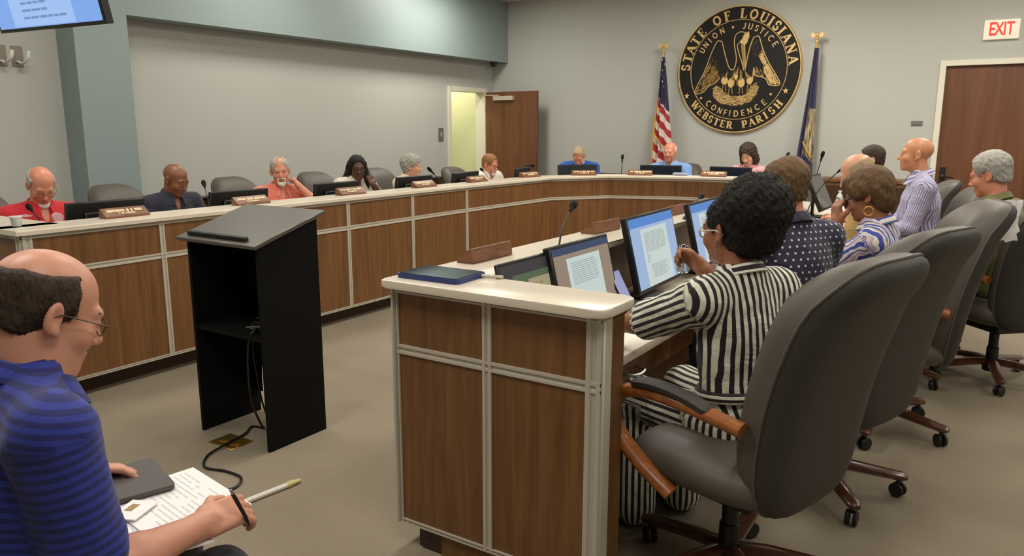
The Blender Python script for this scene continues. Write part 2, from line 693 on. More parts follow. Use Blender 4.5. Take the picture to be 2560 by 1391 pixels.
GL = {
    'S': (0.62, arcs(0.3, 0.73, 0.22, 0.22, 20, 250, 0.15) + arcs(0.3, 0.27, 0.24, 0.22, 70, -160, 0.15) + [(0.52, 0.72, 0.52, 0.95, 0.06), (0.07, 0.05, 0.07, 0.3, 0.06)]),
    'T': (0.8, [(0.4, 0.03, 0.4, 0.97, TH), (0.04, 0.95, 0.76, 0.95, 0.09), (0.05, 0.78, 0.05, 0.96, 0.07), (0.75, 0.78, 0.75, 0.96, 0.07), srf(0.4, 0.035, 0.4)]),
    'A': (0.9, [(0.1, 0.03, 0.43, 0.97, 0.09), (0.43, 0.97, 0.78, 0.03, TH), (0.24, 0.36, 0.64, 0.36, 0.08), srf(0.1, 0.035), srf(0.78, 0.035, 0.36)]),
    'E': (0.72, [(0.2, 0.03, 0.2, 0.97, TH), (0.05, 0.96, 0.65, 0.96, 0.08), (0.05, 0.04, 0.68, 0.04, 0.08), (0.2, 0.5, 0.5, 0.5, 0.07), (0.64, 0.76, 0.64, 0.98, 0.07), (0.67, 0.02, 0.67, 0.26, 0.07), (0.5, 0.4, 0.5, 0.6, 0.06)]),
    'O': (0.92, arcs(0.46, 0.5, 0.34, 0.43, 0, 360, 0.16, 20)),
    'F': (0.68, [(0.2, 0.03, 0.2, 0.97, TH), (0.05, 0.96, 0.63, 0.96, 0.08), (0.2, 0.5, 0.5, 0.5, 0.07), (0.62, 0.74, 0.62, 0.98, 0.07), (0.5, 0.4, 0.5, 0.6, 0.06), srf(0.2, 0.035, 0.36)]),
    'L': (0.72, [(0.2, 0.03, 0.2, 0.97, TH), srf(0.2, 0.965, 0.36), (0.05, 0.04, 0.68, 0.04, 0.08), (0.67, 0.02, 0.67, 0.3, 0.07)]),
    'U': (0.9, [(0.2, 0.35, 0.2, 0.97, TH), (0.74, 0.35, 0.74, 0.97, 0.09), srf(0.2, 0.965, 0.36), srf(0.74, 0.965)] + arcs(0.47, 0.32, 0.27, 0.26, 180, 360, 0.13)),
    'I': (0.42, [(0.21, 0.03, 0.21, 0.97, TH), srf(0.21, 0.965, 0.38), srf(0.21, 0.035, 0.38)]),
    'N': (0.92, [(0.16, 0.03, 0.16, 0.97, 0.09), (0.14, 0.97, 0.76, 0.05, TH), (0.76, 0.03, 0.76, 0.97, 0.09), srf(0.12, 0.965, 0.26), srf(0.16, 0.035), srf(0.76, 0.965)]),
    'W': (1.2, [(0.12, 0.97, 0.36, 0.04, TH), (0.36, 0.04, 0.6, 0.97, 0.09), (0.56, 0.97, 0.82, 0.04, TH), (0.82, 0.04, 1.08, 0.97, 0.09), srf(0.12, 0.965), srf(1.08, 0.965), srf(0.58, 0.965)]),
    'B': (0.74, [(0.2, 0.03, 0.2, 0.97, TH), (0.05, 0.96, 0.4, 0.96, 0.07), (0.05, 0.04, 0.42, 0.04, 0.07), (0.2, 0.52, 0.4, 0.52, 0.07)] + arcs(0.4, 0.74, 0.2, 0.21, 90, -90, 0.15) + arcs(0.42, 0.28, 0.24, 0.23, 90, -90, 0.15)),
    'R': (0.86, [(0.2, 0.03, 0.2, 0.97, TH), (0.05, 0.96, 0.42, 0.96, 0.07), (0.2, 0.48, 0.42, 0.48, 0.07), srf(0.2, 0.035, 0.36), (0.42, 0.48, 0.74, 0.04, 0.17), srf(0.78, 0.035, 0.2)] + arcs(0.42, 0.72, 0.22, 0.23, 90, -90, 0.15)),
    'P': (0.74, [(0.2, 0.03, 0.2, 0.97, TH), (0.05, 0.96, 0.42, 0.96, 0.07), (0.2, 0.44, 0.42, 0.44, 0.07), srf(0.2, 0.035, 0.36)] + arcs(0.42, 0.7, 0.24, 0.25, 90, -90, 0.15)),
    'H': (0.92, [(0.2, 0.03, 0.2, 0.97, TH), (0.74, 0.03, 0.74, 0.97, TH), (0.2, 0.5, 0.74, 0.5, 0.08), srf(0.2, 0.965, 0.34), srf(0.2, 0.035, 0.34), srf(0.74, 0.965, 0.34), srf(0.74, 0.035, 0.34)]),
    'J': (0.5, [(0.36, 0.25, 0.36, 0.97, 0.14)] + arcs(0.2, 0.24, 0.16, 0.18, 0, -150, 0.13, 7)),
    'C': (0.78, arcs(0.44, 0.5, 0.34, 0.44, 50, 310, 0.13, 14)),
    'D': (0.84, [(0.14, 0.03, 0.14, 0.97, 0.14), (0.14, 0.95, 0.36, 0.95, 0.1), (0.14, 0.05, 0.36, 0.05, 0.1)] + arcs(0.36, 0.5, 0.38, 0.45, 90, -90, 0.13, 12)),
}
SANS = {
    'U': (0.78, [(0.12, 0.3, 0.12, 0.98, 0.13), (0.66, 0.3, 0.66, 0.98, 0.13)] + arcs(0.39, 0.32, 0.27, 0.26, 180, 360, 0.13)),
    'N': (0.8, [(0.12, 0.02, 0.12, 0.98, 0.12), (0.12, 0.96, 0.68, 0.04, 0.14), (0.68, 0.02, 0.68, 0.98, 0.12)]),
    'I': (0.24, [(0.12, 0.02, 0.12, 0.98, 0.14)]),
    'O': (0.88, arcs(0.44, 0.5, 0.34, 0.43, 0, 360, 0.13, 18)),
    'S': (0.6, arcs(0.3, 0.73, 0.2, 0.21, 30, 250, 0.13) + arcs(0.3, 0.27, 0.22, 0.21, 70, -150, 0.13)),
    'T': (0.7, [(0.35, 0.02, 0.35, 0.98, 0.13), (0.03, 0.93, 0.67, 0.93, 0.12)]),
    'E': (0.6, [(0.12, 0.02, 0.12, 0.98, 0.13), (0.12, 0.94, 0.56, 0.94, 0.11), (0.12, 0.06, 0.58, 0.06, 0.11), (0.12, 0.5, 0.48, 0.5, 0.1)]),
    'F': (0.56, [(0.12, 0.02, 0.12, 0.98, 0.13), (0.12, 0.94, 0.56, 0.94, 0.11), (0.12, 0.5, 0.48, 0.5, 0.1)]),
    'J': GL['J'], 'C': GL['C'], 'D': GL['D'],
}


def glyph(ch, h, d, table, bold=1.22):
    w, st = table[ch]
    b = NB()
    for k, (x0, y0, x1, y1, sw) in enumerate(st):
        p, q = Vector((x0 - w / 2, y0 - 0.5)), Vector((x1 - w / 2, y1 - 0.5))
        t = (q - p)
        t.normalize()
        n = Vector((-t.y, t.x)) * sw * bold / 2
        e = t * (0.015 if len(st) < 12 else 0.02)
        dd = d + 0.0002 * (k % 3)
        c = [p - e + n, q + e + n, q + e - n, p - e - n]
        prism(b, [(v.x * h, v.y * h) for v in c], 0, dd)
    return b


def seal_letter(ch, deg, rad, h, bottom, table):
    a = math.radians(deg)
    x, z = math.sin(a) * rad * SR, math.cos(a) * rad * SR
    b = glyph(ch, h, 0.008, table)
    o = obj('letter', b, M['gold'], seal, smooth=0)
    roll = a if not bottom else a - PI
    o.matrix_local = Matrix.Translation((x, -0.035, z)) @ Matrix.Rotation(roll, 4, 'Y') @ Matrix.Rotation(PI / 2, 4, 'X')


for ch, a in (('S', -85.5), ('T', -75.5), ('A', -65.5), ('T', -55.6), ('E', -45.5), ('O', -25.6), ('F', -14), ('L', 3.5), ('O', 14.5), ('U', 25.8), ('I', 34.2), ('S', 42), ('I', 49.3), ('A', 58.4), ('N', 70.5), ('A', 82)):
    seal_letter(ch, a, 0.868, 0.122, False, GL)
for ch, a in (('W', -129.5), ('E', -138.2), ('B', -145.6), ('S', -152.6), ('T', -159.7), ('E', -167), ('R', -174.6), ('P', 169.3), ('A', 161.2), ('R', 153), ('I', 145.6), ('S', 137.8), ('H', 129)):
    seal_letter(ch, a, 0.868, 0.098, True, GL)
for ch, a in (('U', -61), ('N', -52.4), ('I', -44.6), ('O', -35.6), ('N', -24.5), ('J', 6.4), ('U', 14.6), ('S', 23.4), ('T', 31.4), ('I', 38.6), ('C', 47), ('E', 57)):
    seal_letter(ch, a, 0.682, 0.078, False, SANS)
for ch, a in (('C', -138.8), ('O', -148.6), ('N', -158.2), ('F', -166.4), ('I', -172.7), ('D', 178.8), ('E', 169.3), ('N', 160), ('C', 149.4), ('E', 138.8)):
    seal_letter(ch, a, 0.685, 0.078, True, SANS)


def seal_poly(name, pts, d0, d1, m):
    b = NB()
    n = len(pts)
    A = [b.verts.new((p[0] * SR, -d0, p[1] * SR)) for p in pts]
    B = [b.verts.new((p[0] * SR, -d1, p[1] * SR)) for p in pts]
    b.faces.new(B)
    for i in range(n):
        b.faces.new((A[i], A[(i + 1) % n], B[(i + 1) % n], B[i]))
    bmesh.ops.triangulate(b, faces=[f for f in b.faces if len(f.verts) > 4])
    return obj(name, b, m, seal, smooth=0)


for cx, cz, k in ((-0.826, -0.394, 0), (0.778, -0.344, 0.2)):
    pts = []
    for i in range(10):
        rr = 0.052 if i % 2 == 0 else 0.021
        a = PI / 2 + i * PI / 5 + k * 0.2
        pts.append((cx * 1.0 + rr * math.cos(a), cz + rr * math.sin(a)))
    seal_poly('star', pts, 0.034, 0.045, M['gold'])
for cx, cz in ((-0.108, 0.665), (-0.58, -0.43), (0.551, -0.391)):
    seal_poly('dot', [(cx + 0.019 * math.cos(i * PI / 6), cz + 0.019 * math.sin(i * PI / 6)) for i in range(12)], 0.034, 0.045, M['gold'])


def seal_line(name, pts, r=0.0065, sm=5):
    b = NB()
    tube(b, [Vector((p.x * SR, -0.038, p.z * SR)) for p in spline([Vector((x, 0, z)) for x, z in pts], sm)], r, 6)
    return obj(name, b, M['gold'], seal)


wing_l = [(-0.274, 0.449), (-0.32, 0.47), (-0.37, 0.439), (-0.45, 0.259), (-0.536, 0.015), (-0.694, -0.333), (-0.551, -0.336), (-0.472, -0.252), (-0.361, -0.192), (-0.283, -0.117)]
neck = [(-0.274, 0.449), (-0.215, 0.248), (-0.148, 0.062), (-0.097, 0.007), (-0.051, 0.028), (-0.028, 0.179), (-0.073, 0.407), (-0.064, 0.527), (-0.004, 0.583), (0.074, 0.578), (0.122, 0.553)]
wing_r = [(0.123, 0.021), (0.169, 0.29), (0.22, 0.466), (0.264, 0.5), (0.318, 0.489), (0.382, 0.309), (0.487, 0.096), (0.681, -0.23), (0.524, -0.248), (0.473, -0.172), (0.41, -0.125), (0.285, -0.09), (0.262, 0.031), (0.251, -0.18)]
seal_line('wing_outline', wing_l)
seal_line('neck_outline', neck)
seal_line('wing_outline', wing_r, 0.0075)
seal_line('neck_outline', [(0.005, 0.418), (-0.023, 0.375), (0.016, 0.237), (0.071, 0.099), (0.101, -0.008)])
seal_line('beak_outline', [(0.093, 0.383), (0.112, 0.2), (0.124, -0.002)])
M['gold_dim'] = mat('seal_gold_worn', srgb(120, 98, 62), 0.5, metal=0.4, var=0.45, vscale=60)
M['gold_mid'] = mat('seal_gold_mottled', srgb(168, 134, 78), 0.45, metal=0.5, var=0.35, vscale=50)
seal_poly('head', [(0.005, 0.433), (0.049, 0.475), (0.076, 0.548), (0.151, 0.588), (0.163, 0.513), (0.13, 0.411), (0.094, 0.376), (0.05, 0.4)], 0.034, 0.042, M['gold'])
seal_poly('beak', [(0.03, 0.4), (0.088, 0.375), (0.112, 0.05), (0.104, 0.0), (0.09, 0.06), (0.06, 0.235)], 0.034, 0.040, M['gold_mid'])


def inside(p, poly):
    c = False
    n = len(poly)
    for i in range(n):
        a, b_ = poly[i], poly[(i + 1) % n]
        if (a[1] > p[1]) != (b_[1] > p[1]) and p[0] < (b_[0] - a[0]) * (p[1] - a[1]) / (b_[1] - a[1]) + a[0]:
            c = not c
    return c


def hatch(name, poly, ang, n, ln, w, seed, m, spread=0.15, d0=0.036):
    """engraved strokes filling a region, joined into one part"""
    rr = random.Random(seed)
    b = NB()
    xs, zs = [p[0] for p in poly], [p[1] for p in poly]
    k = 0
    while k < n:
        p = (rr.uniform(min(xs), max(xs)), rr.uniform(min(zs), max(zs)))
        if not inside(p, poly):
            continue
        k += 1
        a = ang(p) + rr.gauss(0, spread)
        L = ln * rr.uniform(0.5, 1.2)
        ca, sa = math.cos(a), math.sin(a)
        q = [(p[0] - ca * L / 2, p[1] - sa * L / 2), (p[0] - sa * w, p[1] + ca * w), (p[0] + ca * L / 2, p[1] + sa * L / 2), (p[0] + sa * w, p[1] - ca * w)]
        dd = d0 + 0.003 + rr.uniform(0, 0.003)
        A = [b.verts.new((x * SR, -0.034, z * SR)) for x, z in q]
        B = [b.verts.new((x * SR, -dd, z * SR)) for x, z in q]
        b.faces.new(B)
        for i in range(4):
            b.faces.new((A[i], A[(i + 1) % 4], B[(i + 1) % 4], B[i]))
    o = obj(name, b, m, seal, smooth=0)
    o['kind'] = 'stuff'
    return o


wl = [(-0.42, 0.30), (-0.36, 0.28), (-0.30, 0.05), (-0.28, -0.1), (-0.37, -0.2), (-0.48, -0.26), (-0.555, -0.325), (-0.67, -0.32), (-0.56, -0.06)]
hatch('feathers', [(-0.46, 0.12), (-0.38, 0.04), (-0.30, -0.08), (-0.30, -0.16), (-0.37, -0.2), (-0.48, -0.26), (-0.555, -0.325), (-0.67, -0.32), (-0.56, -0.06)],
      lambda p: math.atan2(0.62, 0.33), 210, 0.09, 0.0045, 1, M['gold_mid'])
hatch('feathers', wl, lambda p: 1.1, 60, 0.05, 0.003, 2, M['gold_dim'])
hatch('feathers', [(0.33, 0.2), (0.38, 0.27), (0.44, 0.13), (0.49, 0.05), (0.66, -0.22), (0.53, -0.235), (0.48, -0.16), (0.44, -0.1), (0.42, 0.03)],
      lambda p: math.atan2(-0.6, 0.34), 200, 0.1, 0.0045, 3, M['gold'])
hatch('feathers', [(0.27, 0.04), (0.34, 0.02), (0.42, -0.05), (0.41, -0.12), (0.29, -0.085)], lambda p: -0.9, 50, 0.05, 0.004, 4, M['gold_mid'])
hatch('feathers', [(0.2, 0.38), (0.25, 0.46), (0.3, 0.45), (0.3, 0.2), (0.22, 0.2)], lambda p: -1.2, 26, 0.04, 0.003, 5, M['gold_dim'])
hatch('breast', [(-0.28, -0.1), (-0.2, -0.04), (-0.05, -0.02), (0.1, -0.02), (0.25, -0.1), (0.22, -0.16), (-0.25, -0.16)], lambda p: 1.5, 70, 0.05, 0.004, 6, M['gold_dim'])
nest = [(-0.38, -0.285), (-0.365, -0.426), (-0.245, -0.522), (-0.081, -0.555), (0.078, -0.55), (0.232, -0.499), (0.319, -0.394), (0.351, -0.288), (0.308, -0.212), (0.233, -0.255), (0.162, -0.375), (0.07, -0.411), (-0.09, -0.408), (-0.189, -0.352), (-0.292, -0.256), (-0.358, -0.247)]
rn = random.Random(3)
nj = [(x + rn.uniform(-0.012, 0.012), z + rn.uniform(-0.012, 0.012)) for p, q in zip(nest, nest[1:] + nest[:1]) for x, z in (p, ((p[0] + q[0]) / 2, (p[1] + q[1]) / 2))]
seal_poly('nest', nj, 0.034, 0.037, M['gold_dim'])
hatch('nest_twigs', nest, lambda p: math.atan2(p[0] * 0.9, -(p[1] + 0.2)) * -1 + PI if False else math.atan2(-(p[0]) * -0.55, 0.5), 380, 0.07, 0.004, 7, M['gold'], 0.5)
for k, (cx, cz, rx, rz, tx, tz) in enumerate(((-0.2, -0.16, 0.058, 0.062, -0.17, -0.05), (-0.095, -0.2, 0.05, 0.075, -0.045, -0.04), (0.075, -0.2, 0.054, 0.075, 0.055, -0.03), (0.205, -0.17, 0.048, 0.06, 0.14, -0.05), (-0.015, -0.1, 0.03, 0.05, 0.005, 0.0))):
    dz = 0.040 + 0.0012 * k
    o = seal_poly('chick', [(cx + rx * math.cos(i * PI / 8), cz + rz * math.sin(i * PI / 8)) for i in range(16)], 0.034, dz, M['gold'])
    L = math.hypot(tx - cx, tz - cz)
    ux, uz = (tx - cx) / L, (tz - cz) / L
    seal_poly('chick_neck', [(cx + uz * 0.02 + ux * rz * 0.6, cz - ux * 0.02 + uz * rz * 0.6), (tx + uz * 0.011, tz - ux * 0.011), (tx + ux * 0.05, tz + uz * 0.05), (tx - uz * 0.011, tz + ux * 0.011), (cx - uz * 0.02 + ux * rz * 0.6, cz + ux * 0.02 + uz * rz * 0.6)], 0.034, dz + 0.0006, M['gold_mid'])
    for q in (-1, 1):
        seal_poly('chick_leg', [(cx + q * 0.018 - 0.008, cz - rz * 0.8), (cx + q * 0.018 + 0.008, cz - rz * 0.8), (cx + q * 0.03 + 0.006, cz - rz - 0.1), (cx + q * 0.03 - 0.008, cz - rz - 0.1)], 0.034, dz + 0.001, M['gold_mid'])


# ------------------------------------------------------------------ flags
def uv_mat(name, build):
    m = bpy.data.materials.new(name)
    N = NT(m)
    at = N.n('ShaderNodeAttribute', attribute_name='fab')
    sp = N.n('ShaderNodeSeparateXYZ')
    N.l(at.outputs['Vector'], sp.inputs[0])
    build(N, at.outputs['Vector'], sp.outputs[0], sp.outputs[1])
    return m


def mth(N, op, a, b=None, c=None):
    n = N.n('ShaderNodeMath', operation=op)
    for i, v in enumerate((a, b, c)):
        if v is None:
            continue
        if isinstance(v, (int, float)):
            n.inputs[i].default_value = v
        else:
            N.l(v, n.inputs[i])
    return n.outputs[0]


def mixc(N, fac, a, b):
    n = N.n('ShaderNodeMix', data_type='RGBA')
    for i, v in ((0, fac), (6, a), (7, b)):
        if isinstance(v, (int, float, tuple)):
            n.inputs[i].default_value = v
        else:
            N.l(v, n.inputs[i])
    return n.outputs[2]


def us_flag(N, vec, u, v):
    # diagonal stripes in the hanging folds
    d = mth(N, 'ADD', v, mth(N, 'MULTIPLY', u, -0.16))
    st = mth(N, 'GREATER_THAN', mth(N, 'FRACT', mth(N, 'MULTIPLY', d, 8.0)), 0.5)
    c = mixc(N, st, srgb(226, 214, 204), srgb(168, 40, 40))
    vo = N.n('ShaderNodeTexVoronoi')
    vo.inputs['Scale'].default_value = 11
    vo.inputs['Randomness'].default_value = 0.5
    mp = N.n('ShaderNodeMapping')
    mp.inputs['Scale'].default_value = (0.6, 2.0, 1)
    N.l(vec, mp.inputs['Vector'])
    N.l(mp.outputs['Vector'], vo.inputs['Vector'])
    star = mth(N, 'LESS_THAN', vo.outputs['Distance'], 0.24)
    blue = mixc(N, star, srgb(36, 34, 72), srgb(226, 222, 226))
    can = mth(N, 'LESS_THAN', mth(N, 'ADD', v, mth(N, 'MULTIPLY', u, -0.12)), 0.32)
    c = mixc(N, can, c, blue)
    N.l(c, N.b.inputs['Base Color'])
    N.b.inputs['Roughness'].default_value = 0.6
    N.b.inputs['Sheen Weight'].default_value = 0.3


def la_flag(N, vec, u, v):
    nz = N.n('ShaderNodeTexNoise')
    nz.inputs['Scale'].default_value = 9
    nz.inputs['Detail'].default_value = 5
    N.l(vec, nz.inputs['Vector'])
    em = mth(N, 'MULTIPLY', mth(N, 'GREATER_THAN', mth(N, 'ADD', u, mth(N, 'MULTIPLY', v, 0.35)), 0.66), mth(N, 'MULTIPLY', mth(N, 'GREATER_THAN', v, 0.44), mth(N, 'LESS_THAN', mth(N, 'SUBTRACT', v, mth(N, 'MULTIPLY', u, 0.1)), 0.74)))
    g = N.n('ShaderNodeValToRGB')
    g.color_ramp.elements[0].position = 0.38
    g.color_ramp.elements[1].position = 0.6
    g.color_ramp.elements[0].color = srgb(76, 62, 44)
    g.color_ramp.elements[1].color = srgb(206, 186, 146)
    N.l(nz.outputs['Fac'], g.inputs['Fac'])
    fac = mth(N, 'MULTIPLY', em, mth(N, 'GREATER_THAN', nz.outputs['Fac'], 0.3))
    c = mixc(N, fac, srgb(38, 36, 78), g.outputs['Color'])
    N.l(c, N.b.inputs['Base Color'])
    N.b.inputs['Roughness'].default_value = 0.5
    N.b.inputs['Sheen Weight'].default_value = 0.3


def fab_attr(me, uv):
    at = me.attributes.new('fab', 'FLOAT_VECTOR', 'POINT')
    at.data.foreach_set('vector', np.asarray(uv, np.float32).ravel())


def flag(label, loc, ztop, shape, m, fringe):
    t = thing('flag_on_pole', label, 'flag', loc)
    b = NB()
    tube(b, [(0, 0, 0.06), (0, 0, ztop - 0.12)], 0.013, 10)
    obj('pole', b, M['brass'], t)
    b = NB()
    lathe(b, [(0.12, 0), (0.12, 0.02), (0.1, 0.04), (0.03, 0.05), (0.02, 0.09)], n=24)
    obj('base', b, M['brass'], t)
    # eagle finial
    b = NB()
    lathe(b, [(0.013, ztop - 0.14), (0.022, ztop - 0.13), (0.024, ztop - 0.12), (0.014, ztop - 0.1), (0.026, ztop - 0.085), (0.02, ztop - 0.07)], n=14)
    lathe(b, [(0.008, ztop - 0.075), (0.022, ztop - 0.055), (0.024, ztop - 0.035), (0.012, ztop - 0.018), (0.014, ztop - 0.006), (0.002, ztop)], n=12)
    for s in (-1, 1):
        pts = [(0.012 * s, ztop - 0.05), (0.055 * s, ztop - 0.012), (0.075 * s, ztop - 0.03), (0.062 * s, ztop - 0.075), (0.03 * s, ztop - 0.07)]
        A = [b.verts.new((p[0], -0.008, p[1])) for p in pts]
        B = [b.verts.new((p[0], 0.008, p[1])) for p in pts]
        b.faces.new(A)
        b.faces.new(B[::-1])
        for i in range(5):
            b.faces.new((A[i], A[(i + 1) % 5], B[(i + 1) % 5], B[i]))
    obj('eagle_finial', b, M['gold'], t)
    # draped cloth: closed cross-section
    b = NB()
    nS, nT = 40, 40
    uv = []
    rings = []
    for j in range(nT + 1):
        v = j / nT
        x0, x1, dep = shape(v)
        z = ztop - 0.2 - v * 1.62
        r_ = []
        for i in range(2 * nS):
            f = i < nS
            s = (i + 0.5) / nS if f else (2 * nS - i - 0.5) / nS
            fold = math.sin(s * 2 * PI * 2.6 + 0.6 * v) * 0.5 + math.sin(s * 2 * PI * 4.3 + 2) * 0.25
            edge = (1 - (2 * s - 1) ** 4)
            y = (-0.5 if f else 0.4) * dep * edge - dep * 0.55 * fold * edge
            vv = bb = b.verts.new((x0 + (x1 - x0) * s, y - 0.01, z - 0.05 * s * v))
            r_.append(vv)
            uv.append((s, v, 0.0))
        rings.append(r_)
    n = 2 * nS
    for j in range(nT):
        for i in range(n):
            b.faces.new((rings[j][i], rings[j][(i + 1) % n], rings[j + 1][(i + 1) % n], rings[j + 1][i]))
    b.faces.new(rings[0][::-1])
    b.faces.new(rings[-1])
    o = obj('cloth', b, m, t, smooth=80)
    fab_attr(o.data, uv)
    for pts in fringe:
        b = NB()
        tube(b, spline([Vector((x, -dd, ztop - 0.2 - v * 1.62)) for x, v, dd in pts], 5), 0.014, 6, flat=(1.2, 0.6))
        obj('gold_fringe', b, mat('gold_fringe', srgb(206, 160, 60), 0.6), t)
    return t


flag('red white and blue national flag on gold eagle pole left of the seal', (-4.23, 10.3, 0), 2.69,
     lambda v: (-0.02 - 0.135 * v ** 1.2, 0.03 + 0.16 * min(1, v * 1.3), 0.05 + 0.08 * v), uv_mat('national_flag', us_flag),
     [[(-0.045, 0.4, 0.06), (-0.07, 0.6, 0.08), (0.0, 0.68, 0.1), (0.1, 0.76, 0.1), (0.17, 0.82, 0.08)],
      [(-0.08, 0.62, 0.1), (-0.07, 0.75, 0.11), (-0.075, 0.98, 0.12)]])
flag('dark blue state flag with gold emblem on eagle pole right of the seal', (-2.232, 10.3, 0), 2.71,
     lambda v: (-0.02 - 0.16 * v ** 1.1, 0.035 + 0.03 * v, 0.05 + 0.06 * v), uv_mat('state_flag', la_flag),
     [[(-0.06, 0.70, 0.09), (-0.01, 0.76, 0.1), (0.05, 0.82, 0.09)]])


# ------------------------------------------------------------------ dais
def obj_w(name, bm, material, th, label=None, smooth=40):
    """bm in world coordinates, th an unrotated thing"""
    for v in bm.verts:
        v.co -= Vector(th.location)
    return obj(name, bm, material, th, label, smooth)


ZB, ZM, ZS, TS = 0.112, 0.762, 0.980, 0.027     # bottom trim, mid trim, slab underside, slab thickness (left and far)
FRONT = [(-4.41, 1.98), (-4.41, 5.97), (-4.35, 7.47), (-3.92, 8.07), (-3.22, 8.34), (-2.5, 8.42), (-2.02, 8.05), (-1.86, 7.4), (-1.80, 6.4)]


def offset(pts, d):
    """offset polyline to its left by d (miter)"""
    P = [Vector(p) for p in pts]
    out = []
    for i, p in enumerate(P):
        ns = []
        if i > 0:
            t = (p - P[i - 1]).normalized()
            ns.append(Vector((-t.y, t.x)))
        if i < len(P) - 1:
            t = (P[i + 1] - p).normalized()
            ns.append(Vector((-t.y, t.x)))
        n = sum(ns, Vector((0, 0)))
        n.normalize()
        out.append(p + n * (d / max(0.3, n.dot(ns[0]))))
    return out


def strip(bm, pts, d0, d1, z0, z1, bev=0.0):
    """solid band following a polyline between offsets d0 and d1; z may be lists"""
    A, B = offset(pts, d0), offset(pts, d1)
    n = len(pts)
    z0 = z0 if isinstance(z0, list) else [z0] * n
    z1 = z1 if isinstance(z1, list) else [z1] * n
    R = []
    for i in range(n):
        if bev:
            sec = [(0, z0[i]), (0, z1[i] - bev), (bev, z1[i]), (1, z1[i]), (1, z0[i])]
            da = (B[i] - A[i])
            L = da.length
            R.append([bm.verts.new((*(A[i] + da * (min(1, s / L) if s not in (0, 1) else s)), z)) for s, z in sec])
        else:
            R.append([bm.verts.new((*A[i], z0[i])), bm.verts.new((*A[i], z1[i])), bm.verts.new((*B[i], z1[i])), bm.verts.new((*B[i], z0[i]))])
    k = len(R[0])
    for i in range(n - 1):
        for j in range(k):
            bm.faces.new((R[i][j], R[i][(j + 1) % k], R[i + 1][(j + 1) % k], R[i + 1][j]))
    bm.faces.new(R[0])
    bm.faces.new(R[-1][::-1])


def bar(bm, p, q, n, w, prof):
    """extrude a profile (list of (across, depth)) from p to q; n outward normal, across axis w"""
    p, q, n, w = Vector(p), Vector(q), Vector(n), Vector(w)
    A = [bm.verts.new(p + w * a + n * d) for a, d in prof]
    B = [bm.verts.new(q + w * a + n * d) for a, d in prof]
    k = len(prof)
    bm.faces.new(A)
    bm.faces.new(B[::-1])
    for i in range(k):
        bm.faces.new((A[i], B[i], B[(i + 1) % k], A[(i + 1) % k]))


def trim_prof(w):
    h = w / 2
    return [(-h, 0), (-h, 0.009), (-h * 0.42, 0.009), (-h * 0.36, 0.003), (h * 0.36, 0.003), (h * 0.42, 0.009), (h, 0.009), (h, 0)]


def trims(th, p, q, zb, zm, zs, wv=0.034, wh=0.034, ends=(True, True), top=True, wends=(0.034, 0.034)):
    """panel pair + aluminium trims on the face from p to q (normal on the right-hand side of p->q)"""
    P, Q = Vector(p), Vector(q)
    t = (Q - P).normalized()
    n = Vector((t.y, -t.x, 0))
    T3 = Vector((t.x, t.y, 0))
    Z = Vector((0, 0, 1))
    P3, Q3 = Vector((P.x, P.y, 0)), Vector((Q.x, Q.y, 0))
    for z0, z1 in ((zb, zm), (zm, zs)):
        bmm = NB()
        bar(bmm, P3 + Z * ((z0 + z1) / 2) + T3 * 0.002, Q3 + Z * ((z0 + z1) / 2) - T3 * 0.002, n, Z,
            [(-(z1 - z0) / 2 + 0.001, -0.02), (-(z1 - z0) / 2 + 0.001, 0.002), ((z1 - z0) / 2 - 0.001, 0.002), ((z1 - z0) / 2 - 0.001, -0.02)])
        obj_w('wood_panel', bmm, M['dais_wood'], th)
    for zz, w in ((zb + 0.008, 0.018), (zm, wh), (zs - 0.012, 0.022)):
        bmm = NB()
        bar(bmm, P3 + Z * zz, Q3 + Z * zz, n, Z, trim_prof(w))
        obj_w('metal_trim', bmm, M['alu'], th)
    for f, C, w, s in ((ends[0], P3, wends[0], 1), (ends[1], Q3, wends[1], -1)):
        if f:
            bmm = NB()
            c = C + T3 * (s * (w / 2 if w > 0.04 else 0))
            bar(bmm, c + Z * zb, c + Z * (zs - 0.001), n, T3, [(a, d + 0.0007) for a, d in trim_prof(w)])
            obj_w('metal_trim', bmm, M['alu'], th)


# left arm
dl = thing('dais_desk', 'long straight walnut panelled dais desk along the left wall', 'desk', (-4.5, 3.97, 0))
ys = [1.98, 2.787, 3.587, 4.387, 5.17, 5.97]
for i in range(5):
    trims(dl, (-4.41, ys[i]), (-4.41, ys[i + 1]), ZB, ZM, ZS, ends=(i == 0, True), wends=(0.05, 0.034))
b = NB()
bx(b, -4.61, -4.43, 1.99, 5.97, ZB, ZS)
obj_w('carcass', b, M['kick'], dl)
b = NB()
bx(b, -4.58, -4.52, 2.05, 5.97, 0, ZB)
obj_w('kick_board', b, M['kick'], dl)
b = NB()
bx(b, -5.24, -4.61, 2.0, 5.97, 0.70, 0.735, 0.004)
obj_w('work_surface', b, M['quartz'], dl)
# near end of the left arm: end panel facing the audience
trims(dl, (-5.24, 1.98), (-4.41, 1.98), ZB, ZM, ZS, ends=(True, True), wends=(0.05, 0.05))
b = NB()
bx(b, -5.24, -4.43, 1.99, 2.1, 0.02, ZS)
obj_w('end_carcass', b, M['kick'], dl)

